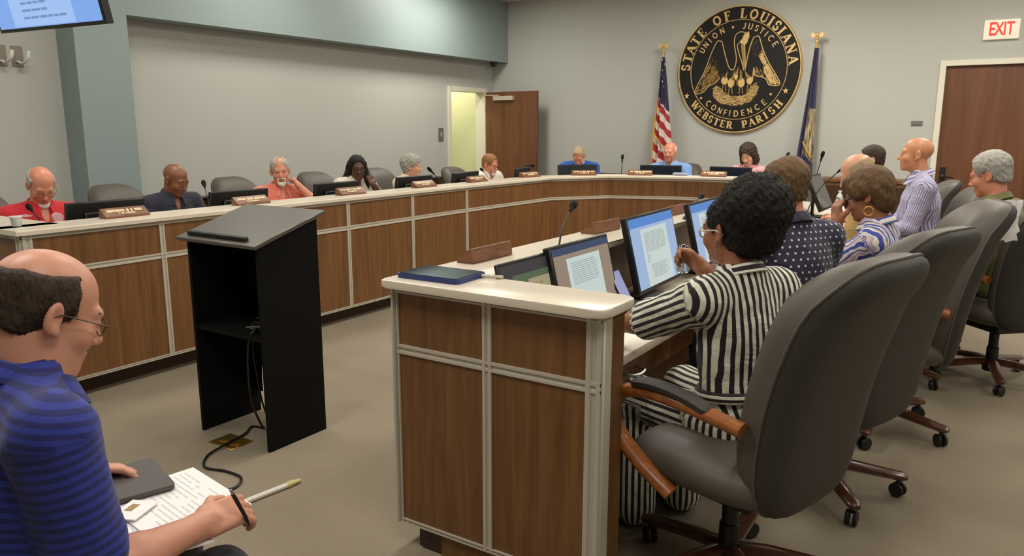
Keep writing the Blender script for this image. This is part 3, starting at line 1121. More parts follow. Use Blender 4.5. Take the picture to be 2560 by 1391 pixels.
# far curved section
dc = thing('dais_desk', 'curved faceted walnut dais desk in front of the round seal', 'desk', (-3.2, 8.3, 0))
fp = FRONT[1:]
for i in range(len(fp) - 1):
    trims(dc, fp[i], fp[i + 1], ZB, ZM, ZS, ends=(False, False))
b = NB()
strip(b, fp, 0.02, 0.2, ZB, ZS)
obj_w('carcass', b, M['kick'], dc)
b = NB()
strip(b, fp, 0.11, 0.17, 0, ZB)
obj_w('kick_board', b, M['kick'], dc)
b = NB()
strip(b, fp, 0.2, 0.83, 0.70, 0.735)
obj_w('work_surface', b, M['quartz'], dc)

# right arm
RB, RM, RS = 0.098, 0.772, 1.0
YE = 2.01
dr = thing('dais_desk', 'walnut panelled dais desk at right with end panel toward the camera', 'desk', (-1.6, 4.2, 0))
trims(dr, (-1.795, YE), (-1.403, YE), RB, RM, RS, ends=(True, True), wends=(0.018, 0.034))
trims(dr, (-1.403, YE), (-0.985, YE), RB, RM, RS, ends=(False, True), wends=(0, 0.05))
yr = [6.4, 5.5, 4.65, 3.8, 2.95, YE]
for i in range(5):
    trims(dr, (-1.80, yr[i]), (-1.80, yr[i + 1]), RB, RM, RS, ends=(i == 0, True))
b = NB()
bx(b, -1.79, -1.62, YE + 0.01, 6.4, RB, RS)
obj_w('carcass', b, M['dais_wood'], dr)
b = NB()
bx(b, -1.62, -0.988, YE + 0.01, YE + 0.16, 0.0, RS)
obj_w('end_wall', b, M['dais_wood'], dr)
b = NB()
bx(b, -1.0, -0.975, YE - 0.004, YE + 0.05, 0.0, RS - 0.001, 0.004)
obj_w('corner_post', b, M['alu'], dr, 'grey aluminium corner post')
b = NB()
bx(b, -1.72, -1.03, YE + 0.022, YE + 0.1, 0.0, RB)
bx(b, -1.74, -1.66, YE + 0.03, 6.4, 0, RB)
obj_w('kick_board', b, M['kick'], dr)
b = NB()
bx(b, -1.62, -1.12, YE + 0.16, 6.4, 0.70, 0.737, 0.005, 2)
obj_w('work_surface', b, M['quartz'], dr, 'white quartz work surface')
for k in range(5):
    y0 = YE + 0.17 + k * 0.84
    b = NB()
    bx(b, -1.60, -1.155, y0 + 0.004, y0 + 0.836, 0.585, 0.699, 0.002)
    d = obj_w('drawer', b, M['dais_wood'], dr)
    b = NB()
    tube(b, spline([(-1.153, y0 + 0.36, 0.64), (-1.115, y0 + 0.375, 0.64), (-1.108, y0 + 0.42, 0.637), (-1.115, y0 + 0.465, 0.64), (-1.153, y0 + 0.48, 0.64)], 4), 0.006, 6)
    for v in b.verts:
        v.co -= Vector(dr.location)
    h = obj('drawer_handle', b, M['steel'], d)

# white quartz ledges
t = thing('quartz_ledge', 'white quartz ledge on top of the left and far dais desks', 'countertop', (-4.45, 4.0, ZS))
b = NB()
zs0 = [ZS] * len(FRONT)
lift = [0, 0, 0, 0, 0, 0.004, 0.01, 0.015, 0.02]
strip(b, [(-4.41, 1.945)] + FRONT[1:], -0.03, 0.25, [ZS + l for l in lift], [ZS + TS + l for l in lift], 0.006)
bx(b, -5.26, -4.55, 1.945, 2.26, ZS, ZS + TS, 0.004)
obj_w('slab', b, M['quartz'], t)
t = thing('quartz_ledge', 'white quartz ledge on the right dais desk with rounded corner', 'countertop', (-1.7, 4.0, RS))
b = NB()


def rounded(pts, rads, n=5):
    out = []
    k = len(pts)
    for i in range(k):
        p, a, c = Vector(pts[i]), Vector(pts[i - 1]), Vector(pts[(i + 1) % k])
        r = rads[i]
        if r == 0:
            out.append(tuple(p))
            continue
        u, v = (a - p).normalized(), (c - p).normalized()
        for j in range(n + 1):
            s = j / n
            q = (p + u * r) * (1 - s) ** 2 + p * 2 * s * (1 - s) + (p + v * r) * s ** 2
            out.append(tuple(q))
    return out


poly = rounded([(-1.83, 1.955), (-0.955, 1.955), (-0.955, 2.20), (-1.55, 2.20), (-1.55, 6.42), (-1.83, 6.42)], [0.03, 0.05, 0.05, 0, 0, 0])
prism(b, poly, RS, RS + TS)
es = [e for e in b.edges if abs(e.verts[0].co.z - e.verts[1].co.z) < 1e-6]
bmesh.ops.bevel(b, geom=es, offset=0.005, segments=2, profile=0.5, affect='EDGES')
obj_w('slab', b, M['quartz'], t)

# ------------------------------------------------------------------ lectern
t = thing('lectern', 'tall black laminate lectern with sloping top standing on the carpet', 'lectern', (-3.15, 2.47, 0))
lx, ly0, ly1 = 0.265, -0.18, 0.185
for s in (-1, 1):
    b = NB()
    x = s * (lx - 0.009)
    A = [b.verts.new((x - 0.009, y, z)) for y, z in ((ly0, 0), (ly1, 0), (ly1, 1.112), (ly0, 1.005))]
    B = [b.verts.new((x + 0.009, y, z)) for y, z in ((ly0, 0), (ly1, 0), (ly1, 1.112), (ly0, 1.005))]
    b.faces.new(A)
    b.faces.new(B[::-1])
    for i in range(4):
        b.faces.new((A[i], A[(i + 1) % 4], B[(i + 1) % 4], B[i]))
    obj('side_panel', b, M['black_matte'], t)
b = NB()
bx(b, -lx + 0.018, lx - 0.018, ly1 - 0.018, ly1, 0.12, 1.1)
obj('front_panel', b, M['black_matte'], t)
b = NB()
bx(b, -lx + 0.018, lx - 0.018, ly0 + 0.01, ly1 - 0.018, 0.545, 0.563)
obj('shelf', b, M['black_matte'], t)
sl = math.atan2(1.112 - 1.005, ly1 - ly0)
b = NB()
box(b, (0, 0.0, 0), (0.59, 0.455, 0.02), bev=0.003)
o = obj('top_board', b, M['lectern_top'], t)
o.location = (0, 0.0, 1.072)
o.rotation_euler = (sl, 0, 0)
b = NB()
box(b, (-0.02, -0.185, 0.02), (0.44, 0.022, 0.022), bev=0.004)
st = obj('paper_stop', b, M['black'], o)
b = NB()
for z in (0.62, 0.3):
    lathe(b, [(0.006, 0), (0.006, 0.003), (0.001, 0.004)], (lx - 0.0185, -0.02, z), 8, Matrix.Rotation(-PI / 2, 3, 'Y'))
obj('screw_cap', b, M['steel'], t)

t = thing('cable_bundle', 'loose bundle of grey and black cables on the lectern shelf', 'cable', (-3.0, 2.42, 0.563))
rc = random.Random(5)
for k in range(7):
    pts = [(rc.uniform(-0.09, 0.09), rc.uniform(-0.07, 0.07), 0.012 + rc.uniform(0, 0.045)) for _ in range(6)]
    b = NB()
    tube(b, spline(pts, 6), 0.0045, 6)
    obj('cable', b, (M['black'], mat('grey_cable', srgb(92, 90, 86), 0.5))[k % 2], t)
t = thing('white_cable', 'short white cable hanging inside the lectern', 'cable', (-2.93, 2.36, 0.2))
b = NB()
tube(b, spline([(0.0, 0.02, 0.345), (-0.02, -0.01, 0.28), (-0.018, -0.03, 0.2), (0.005, -0.05, 0.12), (0.02, -0.06, 0.1)], 6), 0.006, 8)
obj('cable', b, M['cup'], t)
t = thing('floor_cable', 'black power cord snaking from the lectern across the carpet', 'cord', (-3.1, 2.2, 0))
cp = [(-3.02, 2.40, 0.60), (-3.03, 2.33, 0.55), (-3.06, 2.33, 0.4), (-3.09, 2.36, 0.2), (-3.12, 2.43, 0.05), (-3.15, 2.47, 0.008), (-3.22, 2.45, 0.007), (-3.17, 2.37, 0.007), (-3.125, 2.23, 0.014), (-3.10, 2.1, 0.007), (-3.0, 2.01, 0.007), (-2.88, 2.035, 0.007), (-2.77, 2.03, 0.007), (-2.71, 1.96, 0.007), (-2.735, 1.87, 0.007), (-2.8, 1.78, 0.007)]
b = NB()
tube(b, spline([Vector(p) - Vector((-3.1, 2.2, 0)) for p in cp], 7), 0.006, 7)
obj('cable', b, M['black'], t)
t = thing('floor_cable', 'second black cord dropping from the lectern shelf to its foot', 'cord', (-3.0, 2.45, 0))
b = NB()
tube(b, spline([(-0.01, -0.06, 0.6), (-0.035, -0.1, 0.54), (-0.05, -0.08, 0.35), (-0.06, -0.04, 0.15), (-0.02, 0.0, 0.03), (0.06, -0.02, 0.007)], 7), 0.005, 7)
obj('cable', b, M['black'], t)
t = thing('floor_box', 'square brass floor outlet plate in the carpet by the lectern', 'outlet', (-3.155, 2.27, 0))
b = NB()
bx(b, -0.09, 0.09, -0.065, 0.065, 0, 0.005, 0.002)
obj('plate', b, M['brass'], t)
for s in (-1, 1):
    b = NB()
    lathe(b, [(0.03, 0.005), (0.03, 0.008), (0.026, 0.009), (0.004, 0.009)], (s * 0.042, 0, 0), 20)
    obj('cover', b, M['brass'], t)
t = thing('white_stick', 'slim white stick with yellowish tip lying on the carpet', 'stick', (-2.54, 1.98, 0.012))
b = NB()
tube(b, [(-0.03, -0.2, 0), (0.012, 0.1, 0)], 0.012, 8)
obj('shaft', b, M['cup'], t)
b = NB()
tube(b, [(0.012, 0.1, 0), (0.014, 0.115, 0), (0.017, 0.14, 0), (0.022, 0.17, 0.0)], [0.012, 0.016, 0.012, 0.008], 8)
obj('tip', b, mat('yellowed_plastic', srgb(206, 196, 140), 0.5), t)


# ------------------------------------------------------------------ monitors
def emis(name, r, g, b_, s=1.0):
    return mat(name, srgb(r * 0.4, g * 0.4, b_ * 0.4), 0.4, emit=srgb(r, g, b_), estr=s)


E_BLUE = emis('screen_blue', 150, 176, 214, 0.85)
E_BAR = emis('screen_toolbar', 74, 132, 206, 0.8)
E_PAGE = emis('screen_page', 192, 208, 206, 0.85)
E_TXT = emis('screen_text', 150, 162, 166, 0.7)
E_TAN = emis('screen_tan', 150, 132, 116, 0.75)
E_BARD = emis('screen_dark_bar', 52, 74, 112, 0.6)
E_GREEN = emis('screen_green', 92, 112, 86, 0.6)
E_CREAM = emis('screen_cream', 172, 160, 128, 0.7)
E_ORANGE = emis('screen_orange', 176, 140, 80, 0.6)
E_GREY = emis('screen_dark_grey', 66, 62, 66, 0.6)


def quad_xz(x0, x1, z0, z1, y, d=0.0006):
    b = NB()
    bx(b, x0, x1, y - d, y, z0, z1)
    return b


def text_rows(x0, x1, ztop, rows, y, h=0.0028):
    b = NB()
    rr = random.Random(len(rows) * 7 + int(x1 * 1000))
    for k, (dz, a, c) in enumerate(rows):
        x = x0 + (x1 - x0) * a
        end = x0 + (x1 - x0) * c
        while x < end - 0.004:
            w = min(rr.uniform(0.012, 0.05), end - x)
            bx(b, x, x + w, y - 0.0014, y - 0.0006, ztop - dz - h, ztop - dz)
            x += w + 0.004
    return b


def monitor(label, loc, yaw, w=0.5, h=0.3, zc=0.26, tilt=-0.1, lit=None, group=None, cat='monitor'):
    """faces local -y (screen towards the sitter); loc on the work surface"""
    t = thing('computer_monitor', label, cat, loc, yawz(yaw) + PI, group)
    hd = NB()
    bx(hd, -w / 2, w / 2, -0.012, 0.02, -h / 2, h / 2, 0.004)
    pn = obj('panel', hd, M['black'], t)
    pn.location = (0, 0, zc)
    pn.rotation_euler = (tilt, 0, 0)
    b = NB()
    bx(b, -w * 0.3, w * 0.3, 0.02, 0.045, -h * 0.33, h * 0.3, 0.008)
    obj('rear_housing', b, M['black'], pn)
    b = NB()
    e = 0.014
    bx(b, -w / 2 + e, w / 2 - e, -0.0135, -0.012, -h / 2 + e * 1.4, h / 2 - e)
    sc = obj('screen', b, M['glass_black'] if lit is None else E_BLUE if lit != 'tan' else E_TAN, pn)
    if lit:
        X0, X1, Z0, Z1 = -w / 2 + e, w / 2 - e, -h / 2 + e * 1.4, h / 2 - e
        H, Wd = Z1 - Z0, X1 - X0
        obj('toolbar', quad_xz(X0, X1, Z1 - H * (0.13 if lit != 'tan' else 0.1), Z1, -0.0136), E_BAR if lit != 'tan' else E_BARD, pn)
        obj('page', quad_xz(X0 + Wd * 0.2, X1 - Wd * 0.2, Z0, Z1 - H * 0.17, -0.0136), E_PAGE, pn)
        rows = [(0.012 + 0.0085 * k, 0.0, 0.97 if k % 5 else 0.9) for k in range(11)]
        rows += [(0.115 + 0.01 * k, 0.0, 0.1) for k in range(4)]
        rows += [(0.165 + 0.0085 * k, 0.12, 0.9 - 0.08 * (k % 3)) for k in range(8)]
        rows = [r for r in rows if r[0] < H * 0.78]
        obj('text_lines', text_rows(X0 + Wd * 0.26, X1 - Wd * 0.26, Z1 - H * 0.2, rows, -0.0136), E_TXT, pn)
    b = NB()
    box(b, (0, 0.055, zc / 2 - 0.02), (0.06, 0.02, zc), bev=0.004)
    obj('stand_neck', b, M['black'], t)
    b = NB()
    bx(b, -0.11, 0.11, -0.06, 0.11, 0, 0.012, 0.005)
    obj('stand_base', b, M['black'], t)
    return t


WS = 0.735
LM = [(-4.87, 2.70, 'in front of the man in the red shirt', 88), (-4.87, 3.715, 'in front of the man in the navy polo', 88),
      (-4.87, 4.705, 'in front of the empty side of the salmon shirt man', 90), (-4.87, 5.725, 'in front of the woman with short grey hair', 88),
      (-4.87, 6.55, 'in front of the ginger man in white', 95), (-4.83, 7.60, 'in front of the open door leaf', 105)]
LM[2] = (-4.87, 4.705, 'in front of the woman with long black hair', 90)
for x, y, w_, yw in LM:
    monitor('black monitor seen from behind, ' + w_, (x, y, WS), -yw, zc=0.205, tilt=-0.16, group='monitors on the left dais')
for x, y, w_, yw in ((-4.52, 8.42, 'in front of the man in royal blue', 135), (-3.62, 8.86, 'in front of the man in light blue', 158), (-2.79, 8.92, 'in front of the curly haired woman', 182)):
    monitor('black monitor seen from behind, ' + w_, (x, y, WS), yw, zc=0.215, tilt=-0.12, group='monitors on the far dais')
RW = 0.737
monitor('lit monitor with tan margins beside the open laptop', (-1.45, 2.775, RW), 90, 0.50, 0.31, 0.205, -0.24, 'tan', 'lit monitors on the right dais')
monitor('lit monitor with blue document behind the striped woman', (-1.43, 3.46, RW), 88, 0.59, 0.36, 0.235, -0.24, 'blue', 'lit monitors on the right dais')
monitor('lit blue monitor partly hidden by the striped woman', (-1.43, 4.24, RW), 88, 0.57, 0.36, 0.235, -0.24, 'blue', 'lit monitors on the right dais')
monitor('dark monitor seen edge-on between the dotted shirt man and the blouse woman', (-1.50, 7.5, WS), 90, 0.5, 0.34, 0.23, -0.42, None, 'monitors at the end of the right dais')


# ------------------------------------------------------------------ name plates
def nameplate(label, loc, yaw, front=True, light=False):
    t = thing('name_plate', label, 'name plate', loc, yawz(yaw) + PI, 'wooden name plates')
    b = NB()
    L = 0.14
    sec = [(-0.042, 0), (0.03, 0), (0.036, 0.006), (0.028, 0.058), (0.018, 0.058), (-0.042, 0.012)]
    A = [b.verts.new((-L, y, z)) for y, z in sec]
    B = [b.verts.new((L, y, z)) for y, z in sec]
    k = len(sec)
    b.faces.new(A)
    b.faces.new(B[::-1])
    for i in range(k):
        b.faces.new((A[i], A[(i + 1) % k], B[(i + 1) % k], B[i]))
    obj('block', b, M['plate_wood'], t)
    # worn, unreadable cream lettering on the sloping face
    if front:
        sl = math.atan2(0.046, 0.06)
        b = NB()
        rr = random.Random(int(loc[0] * 100 + loc[1] * 1000))
        x = -0.115
        while x < 0.11:
            w = rr.uniform(0.010, 0.018)
            bx(b, x, x + w, -0.002, 0.020, 0.0, 0.0015)
            x += w + rr.choice((0.003, 0.003, 0.004, 0.014))
        x = -0.05
        while x < 0.05:
            w = rr.uniform(0.007, 0.012)
            bx(b, x, x + w, -0.022, -0.008, 0.0, 0.0015)
            x += w + rr.choice((0.003, 0.003, 0.01))
        o = obj('lettering', b, M['cream_letter'], t, smooth=0)
        o.location = (0, -0.012, 0.0355)
        o.rotation_euler = (sl, 0, 0)
    return t


ZT = ZS + TS
for i, (x, y, w_) in enumerate(((-4.56, 2.65, 'before the man in red'), (-4.56, 3.59, 'before the man in the navy polo'), (-4.56, 4.58, 'before the woman with long black hair'),
                                (-4.56, 5.52, 'before the woman with short grey hair'), (-4.56, 6.35, 'before the ginger man in white'), (-4.52, 7.30, 'before the open door leaf'))):
    nameplate('small wooden name plate with cream letters ' + w_, (x, y, ZT), 90 if i < 5 else 100)
nameplate('small wooden name plate with cream letters before the man in royal blue', (-4.17, 7.92, ZT), 145)
nameplate('small wooden name plate with cream letters before the man in light blue', (-3.64, 8.30, ZT), 158)
nameplate('small wooden name plate with cream letters before the curly haired woman', (-2.84, 8.50, ZT + 0.004), 176)
nameplate('wooden name plate seen from behind, nearest the black tablet', (-1.765, 2.52, RS + TS), -90, True)
nameplate('wooden name plate seen from behind, above the tan margined monitor', (-1.75, 3.53, RS + TS), -88, True)
nameplate('wooden name plate seen from behind, between the two blue monitors', (-1.74, 4.48, RS + TS), -88, True)


# ------------------------------------------------------------------ microphones
def mic(label, loc, tip, bend=0.5):
    """gooseneck microphone from loc to tip (world)"""
    t = thing('gooseneck_microphone', label, 'microphone', loc, 0, 'gooseneck microphones')
    d = Vector(tip) - Vector(loc)
    b = NB()
    lathe(b, [(0.03, 0), (0.03, 0.01), (0.022, 0.018), (0.009, 0.022), (0.007, 0.045)], n=16)
    obj('base', b, M['black'], t)
    h = Vector((d.x, d.y, 0))
    pts = spline([Vector((0, 0, 0.04)), Vector((h.x * 0.18, h.y * 0.18, 0.04 + (d.z - 0.04) * 0.38)), Vector((h.x * 0.5, h.y * 0.5, 0.04 + (d.z - 0.04) * 0.72)), d], 6)
    b = NB()
    tube(b, pts, 0.0042, 7)
    obj('gooseneck', b, M['black'], t)
    ax = (pts[-1] - pts[-3]).normalized()
    rot = Vector((0, 0, 1)).rotation_difference(ax).to_matrix()
    b = NB()
    lathe(b, [(0.006, -0.02), (0.009, 0.0), (0.0095, 0.02), (0.0155, 0.03), (0.0175, 0.05), (0.0155, 0.07), (0.008, 0.08), (0.001, 0.082)], d, 14, rot)
    obj('foam_head', b, M['black_matte'], t)
    return t


mic('gooseneck microphone rising above the nearest lit monitor', (-1.555, 2.745, RS + TS), (-1.60, 2.925, 1.20))
mic('gooseneck microphone in front of the striped woman', (-1.57, 4.28, RS + TS), (-1.60, 4.55, 1.13))
mic('gooseneck microphone bent toward the man in red', (-4.72, 2.30, WS), (-5.10, 2.37, 1.04))
mic('gooseneck microphone bent toward the man in the navy polo', (-4.66, 3.34, WS), (-4.98, 3.52, 1.12))
mic('gooseneck microphone beside the woman with grey hair', (-4.72, 6.12, WS), (-4.86, 6.03, 1.10))
mic('gooseneck microphone before the ginger man in white', (-4.72, 6.95, WS), (-5.08, 7.2, 1.06))
mic('gooseneck microphone between the two men in blue', (-4.0, 8.56, WS), (-4.02, 8.62, 1.15))
mic('gooseneck microphone right of the curly haired woman', (-2.25, 8.75, WS), (-2.18, 8.95, 1.215))
mic('gooseneck microphone standing before the blue flag', (-1.60, 7.68, WS), (-1.553, 7.7, 1.255))
mic('gooseneck microphone bent over the far right papers', (-1.42, 6.55, WS), (-1.205, 6.69, 1.205))

# ------------------------------------------------------------------ things on the right desk
t = thing('tablet', 'dark tablet in a blue case lying on the ledge corner', 'tablet', (-1.675, 2.115, RS + TS), 0.03)
b = NB()
prism(b, rounded([(-0.132, -0.092), (0.132, -0.092), (0.132, 0.092), (-0.132, 0.092)], [0.018] * 4), 0, 0.016)
obj('case', b, M['ipad_blue'], t)
b = NB()
prism(b, rounded([(-0.125, -0.086), (0.125, -0.086), (0.125, 0.086), (-0.125, 0.086)], [0.014] * 4), 0.016, 0.0185)
obj('glass', b, M['glass_black'], t)
b = NB()
tube(b, [(0.13, 0.06, 0.008), (0.21, 0.075, 0.008)], 0.006, 8)
obj('stylus', b, M['alu'], t)

t = thing('laptop', 'open black laptop with a green and cream screen behind the ledge', 'laptop', (-1.44, 2.375, RW + 0.07), yawz(90) + PI)
b = NB()
bx(b, -0.15, 0.15, -0.22, 0.0, -0.07, 0.0, 0.004)
obj('riser', b, M['black'], t)
b = NB()
bx(b, -0.18, 0.18, -0.25, 0.0, 0, 0.02, 0.005)
obj('base', b, M['black'], t)
b = NB()
for r in range(4):
    for c in range(11):
        bx(b, -0.165 + c * 0.0305, -0.165 + c * 0.0305 + 0.025, -0.13 + r * 0.03, -0.13 + r * 0.03 + 0.024, 0.02, 0.0225)
obj('keyboard', b, M['leather_dk'], t)
b = NB()
bx(b, -0.18, 0.18, -0.008, 0.008, 0, 0.255, 0.004)
ld_ = obj('lid', b, M['black'], t)
ld_.location = (0, 0.005, 0.018)
ld_.rotation_euler = (-0.22, 0, 0)
obj('screen', quad_xz(-0.172, 0.172, 0.012, 0.243, -0.008), E_GREY, ld_)
obj('screen_pane', quad_xz(-0.1, 0.172, 0.012, 0.2, -0.0088), E_GREEN, ld_)
obj('screen_page', quad_xz(-0.0, 0.17, 0.012, 0.175, -0.0096), E_CREAM, ld_)
b = NB()
for x, z in ((0.02, 0.14), (0.04, 0.145), (0.06, 0.14), (0.08, 0.145), (0.095, 0.12), (0.1, 0.095), (0.11, 0.065), (0.1, 0.05), (0.12, 0.05)):
    bx(b, x, x + 0.014, -0.0106, -0.0102, z, z + 0.012)
obj('screen_marks', b, E_ORANGE, ld_)

t = thing('phone', 'smartphone with a glowing pale blue screen propped between monitors', 'phone', (-1.38, 3.05, RW), yawz(88) + PI)
b = NB()
prism(b, rounded([(-0.05, 0), (0.05, 0), (0.05, 0.15), (-0.05, 0.15)], [0.01] * 4), -0.004, 0.004)
for v in b.verts:
    v.co = Vector((v.co.x, -v.co.z, v.co.y))
body = obj('body', b, M['black'], t)
body.rotation_euler = (-0.5, 0, 0)
body.location = (0, 0, 0.06)
obj('screen', quad_xz(-0.045, 0.045, 0.008, 0.142, -0.0042), emis('phone_screen', 150, 156, 200, 0.75), body)
b = NB()
bx(b, -0.05, 0.05, -0.02, 0.06, 0, 0.06, 0.003)
obj('stand', b, M['black'], t)


def sheet(label, loc, rz, w, h, rows=14, group=None, thick=0.003, name='paper_sheet'):
    t = thing(name, label, 'paper', loc, rz, group)
    b = NB()
    bx(b, -w / 2, w / 2, -h / 2, h / 2, 0, thick)
    obj('sheet', b, M['paper'], t)
    b = NB()
    rr = random.Random(int(1000 * abs(loc[0] + loc[1])))
    for k in range(rows):
        y = h / 2 - 0.03 - k * (h - 0.06) / rows
        x = -w / 2 + 0.02
        while x < w / 2 - 0.03:
            ww = rr.uniform(0.01, 0.04)
            if rr.random() < 0.85:
                bx(b, x, min(x + ww, w / 2 - 0.02), y - 0.004, y, thick, thick + 0.0004)
            x += ww + 0.005
    obj('print', b, M['ink'], t)
    return t


sheet('white papers on the desk in front of the striped woman', (-1.22, 3.02, RW), 0.3, 0.21, 0.28)
sheet('white papers lying beside the striped woman\'s arm', (-1.24, 3.3, RW), -0.2, 0.21, 0.28)
sheet('low stack of white papers near the edge-on dark monitor', (-1.30, 6.95, WS), 0.2, 0.22, 0.29, thick=0.012)
sheet('stack of white papers by the clear water bottle', (-1.45, 8.3, WS), -0.15, 0.22, 0.29, thick=0.02)
t = thing('closed_binder', 'thin dark binder beside the edge-on dark monitor', 'binder', (-1.22, 7.4, WS), 0.1)
b = NB()
bx(b, -0.13, 0.13, -0.16, 0.16, 0, 0.03, 0.004)
obj('cover', b, M['charcoal'], t)
b = NB()
bx(b, -0.12, 0.133, -0.155, 0.155, 0.006, 0.024)
obj('pages', b, M['paper'], t)
t = thing('water_bottle', 'clear plastic water bottle on the far right desk', 'bottle', (-1.42, 8.02, WS))
b = NB()
lathe(b, [(0.03, 0), (0.033, 0.01), (0.033, 0.06), (0.031, 0.065), (0.033, 0.07), (0.033, 0.14), (0.028, 0.165), (0.013, 0.19), (0.012, 0.2)], n=18)
obj('body', b, M['clear'], t)
b = NB()
lathe(b, [(0.0335, 0.075), (0.0335, 0.125)], n=18)
obj('label', b, M['paper'], t)
b = NB()
lathe(b, [(0.015, 0.2), (0.015, 0.215), (0.001, 0.216)], n=14)
obj('cap', b, M['cup'], t)
t = thing('power_adapter', 'cream power adapter with black block on the desk back panel', 'adapter', (-1.6, 3.98, 0.84))
b = NB()
bx(b, -0.02, 0.03, -0.03, 0.03, 0, 0.05, 0.004)
obj('block', b, M['cup'], t)
b = NB()
tube(b, spline([(0.0, 0, 0.0), (0.03, 0.02, -0.04), (0.05, 0.03, -0.1)], 5), 0.004, 6)
obj('cord', b, M['black'], t)
t = thing('eyeglass_case', 'small pale blue case on the far ledge before the light blue man', 'case', (-3.22, 8.47, ZT))
b = NB()
bx(b, -0.085, 0.085, -0.035, 0.035, 0, 0.035, 0.015, 3)
obj('shell', b, mat('pale_blue_case', srgb(150, 156, 186), 0.4), t)
b = NB()
bx(b, -0.02, 0.02, -0.038, -0.03, 0.014, 0.022, 0.002)
obj('clasp', b, M['steel'], t)
t = thing('paper_cup', 'small white cup on the ledge before the man in red', 'cup', (-4.62, 2.06, ZT))
b = NB()
lathe(b, [(0.024, 0), (0.03, 0.05), (0.031, 0.052), (0.028, 0.05), (0.022, 0.004)], n=18)
obj('body', b, M['cup'], t)
b = NB()
lathe(b, [(0.032, 0.048), (0.032, 0.056), (0.001, 0.058)], n=18)
obj('lid', b, M['cup'], t)

# ------------------------------------------------------------------ hanging screen
t = thing('ceiling_screen', 'large flat screen showing a document, hanging from the ceiling', 'screen', (-5.0, 2.6, CEIL))
TW, TH2 = 1.24, 0.72
pn = NB()
bx(pn, -TW / 2, TW / 2, -0.02, 0.03, 0, TH2, 0.005)
pnl = obj('panel', pn, M['black'], t)
pnl.location = (-0.06, 0, 2.14 - CEIL)
pnl.rotation_euler = (0.2, 0.018, 0.0)
e = 0.022
obj('display', quad_xz(-TW / 2 + e, TW / 2 - e, e, TH2 - e, -0.0205), emis('tv_blue', 118, 158, 222, 1.0), pnl)
obj('page', quad_xz(-0.4, 0.32, e + 0.006, TH2 - 0.1, -0.0215), emis('tv_page', 150, 182, 230, 1.0), pnl)
b = NB()
rr = random.Random(4)
for k in range(14):
    z = 0.07 + k * 0.043
    x1 = rr.choice((0.26, 0.24, 0.05, 0.27))
    x = -0.26
    while x < x1:
        w_ = rr.uniform(0.05, 0.12)
        bx(b, x, min(x1, x + w_), -0.0225, -0.022, z, z + 0.014)
        x += w_ + 0.012
obj('text_lines', b, emis('tv_text', 112, 140, 190, 0.9), pnl)
b = NB()
tube(b, [(-0.06, 0.1, 0), (-0.06, 0.1, -0.75)], 0.025, 10)
bx(b, -0.2, 0.08, 0.05, 0.15, -0.02, 0.0)
obj('ceiling_mount', b, M['black'], t)
b = NB()
bx(b, -0.2, 0.08, 0.0, 0.12, -0.95, -0.72, 0.004)
obj('bracket', b, M['black'], t)


# ------------------------------------------------------------------ chairs
def pillow(w, h, tf, tb, n=4.0, nu=18, nv=22, flat=5.0):
    """soft superellipse pad in the x-z plane, front +y; returns (bm, verts)"""
    b = NB()
    us = [math.sin((-1 + 2 * i / nu) * PI / 2) for i in range(nu + 1)]
    vs = [math.sin((-1 + 2 * j / nv) * PI / 2) for j in range(nv + 1)]
    grids = []
    for sgn, th in ((1, tf), (-1, tb)):
        g = []
        for j in range(nv + 1):
            row = []
            for i in range(nu + 1):
                u, v = us[i], vs[j]
                ri = max(abs(u), abs(v))
                rp = (abs(u) ** n + abs(v) ** n) ** (1 / n) if ri > 0 else 1
                f = ri / rp if ri > 0 else 1
                edge = i in (0, nu) or j in (0, nv)
                pr = max(0.0, 1 - ri ** flat) ** 0.5
                if sgn < 0 and edge:
                    row.append(grids[0][j][i])
                else:
                    row.append(b.verts.new((u * f * w / 2, sgn * th * pr, v * f * h / 2)))
            g.append(row)
        grids.append(g)
    for k, g in enumerate(grids):
        for j in range(nv):
            for i in range(nu):
                q = (g[j][i], g[j][i + 1], g[j + 1][i + 1], g[j + 1][i])
                b.faces.new(q if k else q[::-1])
    return b


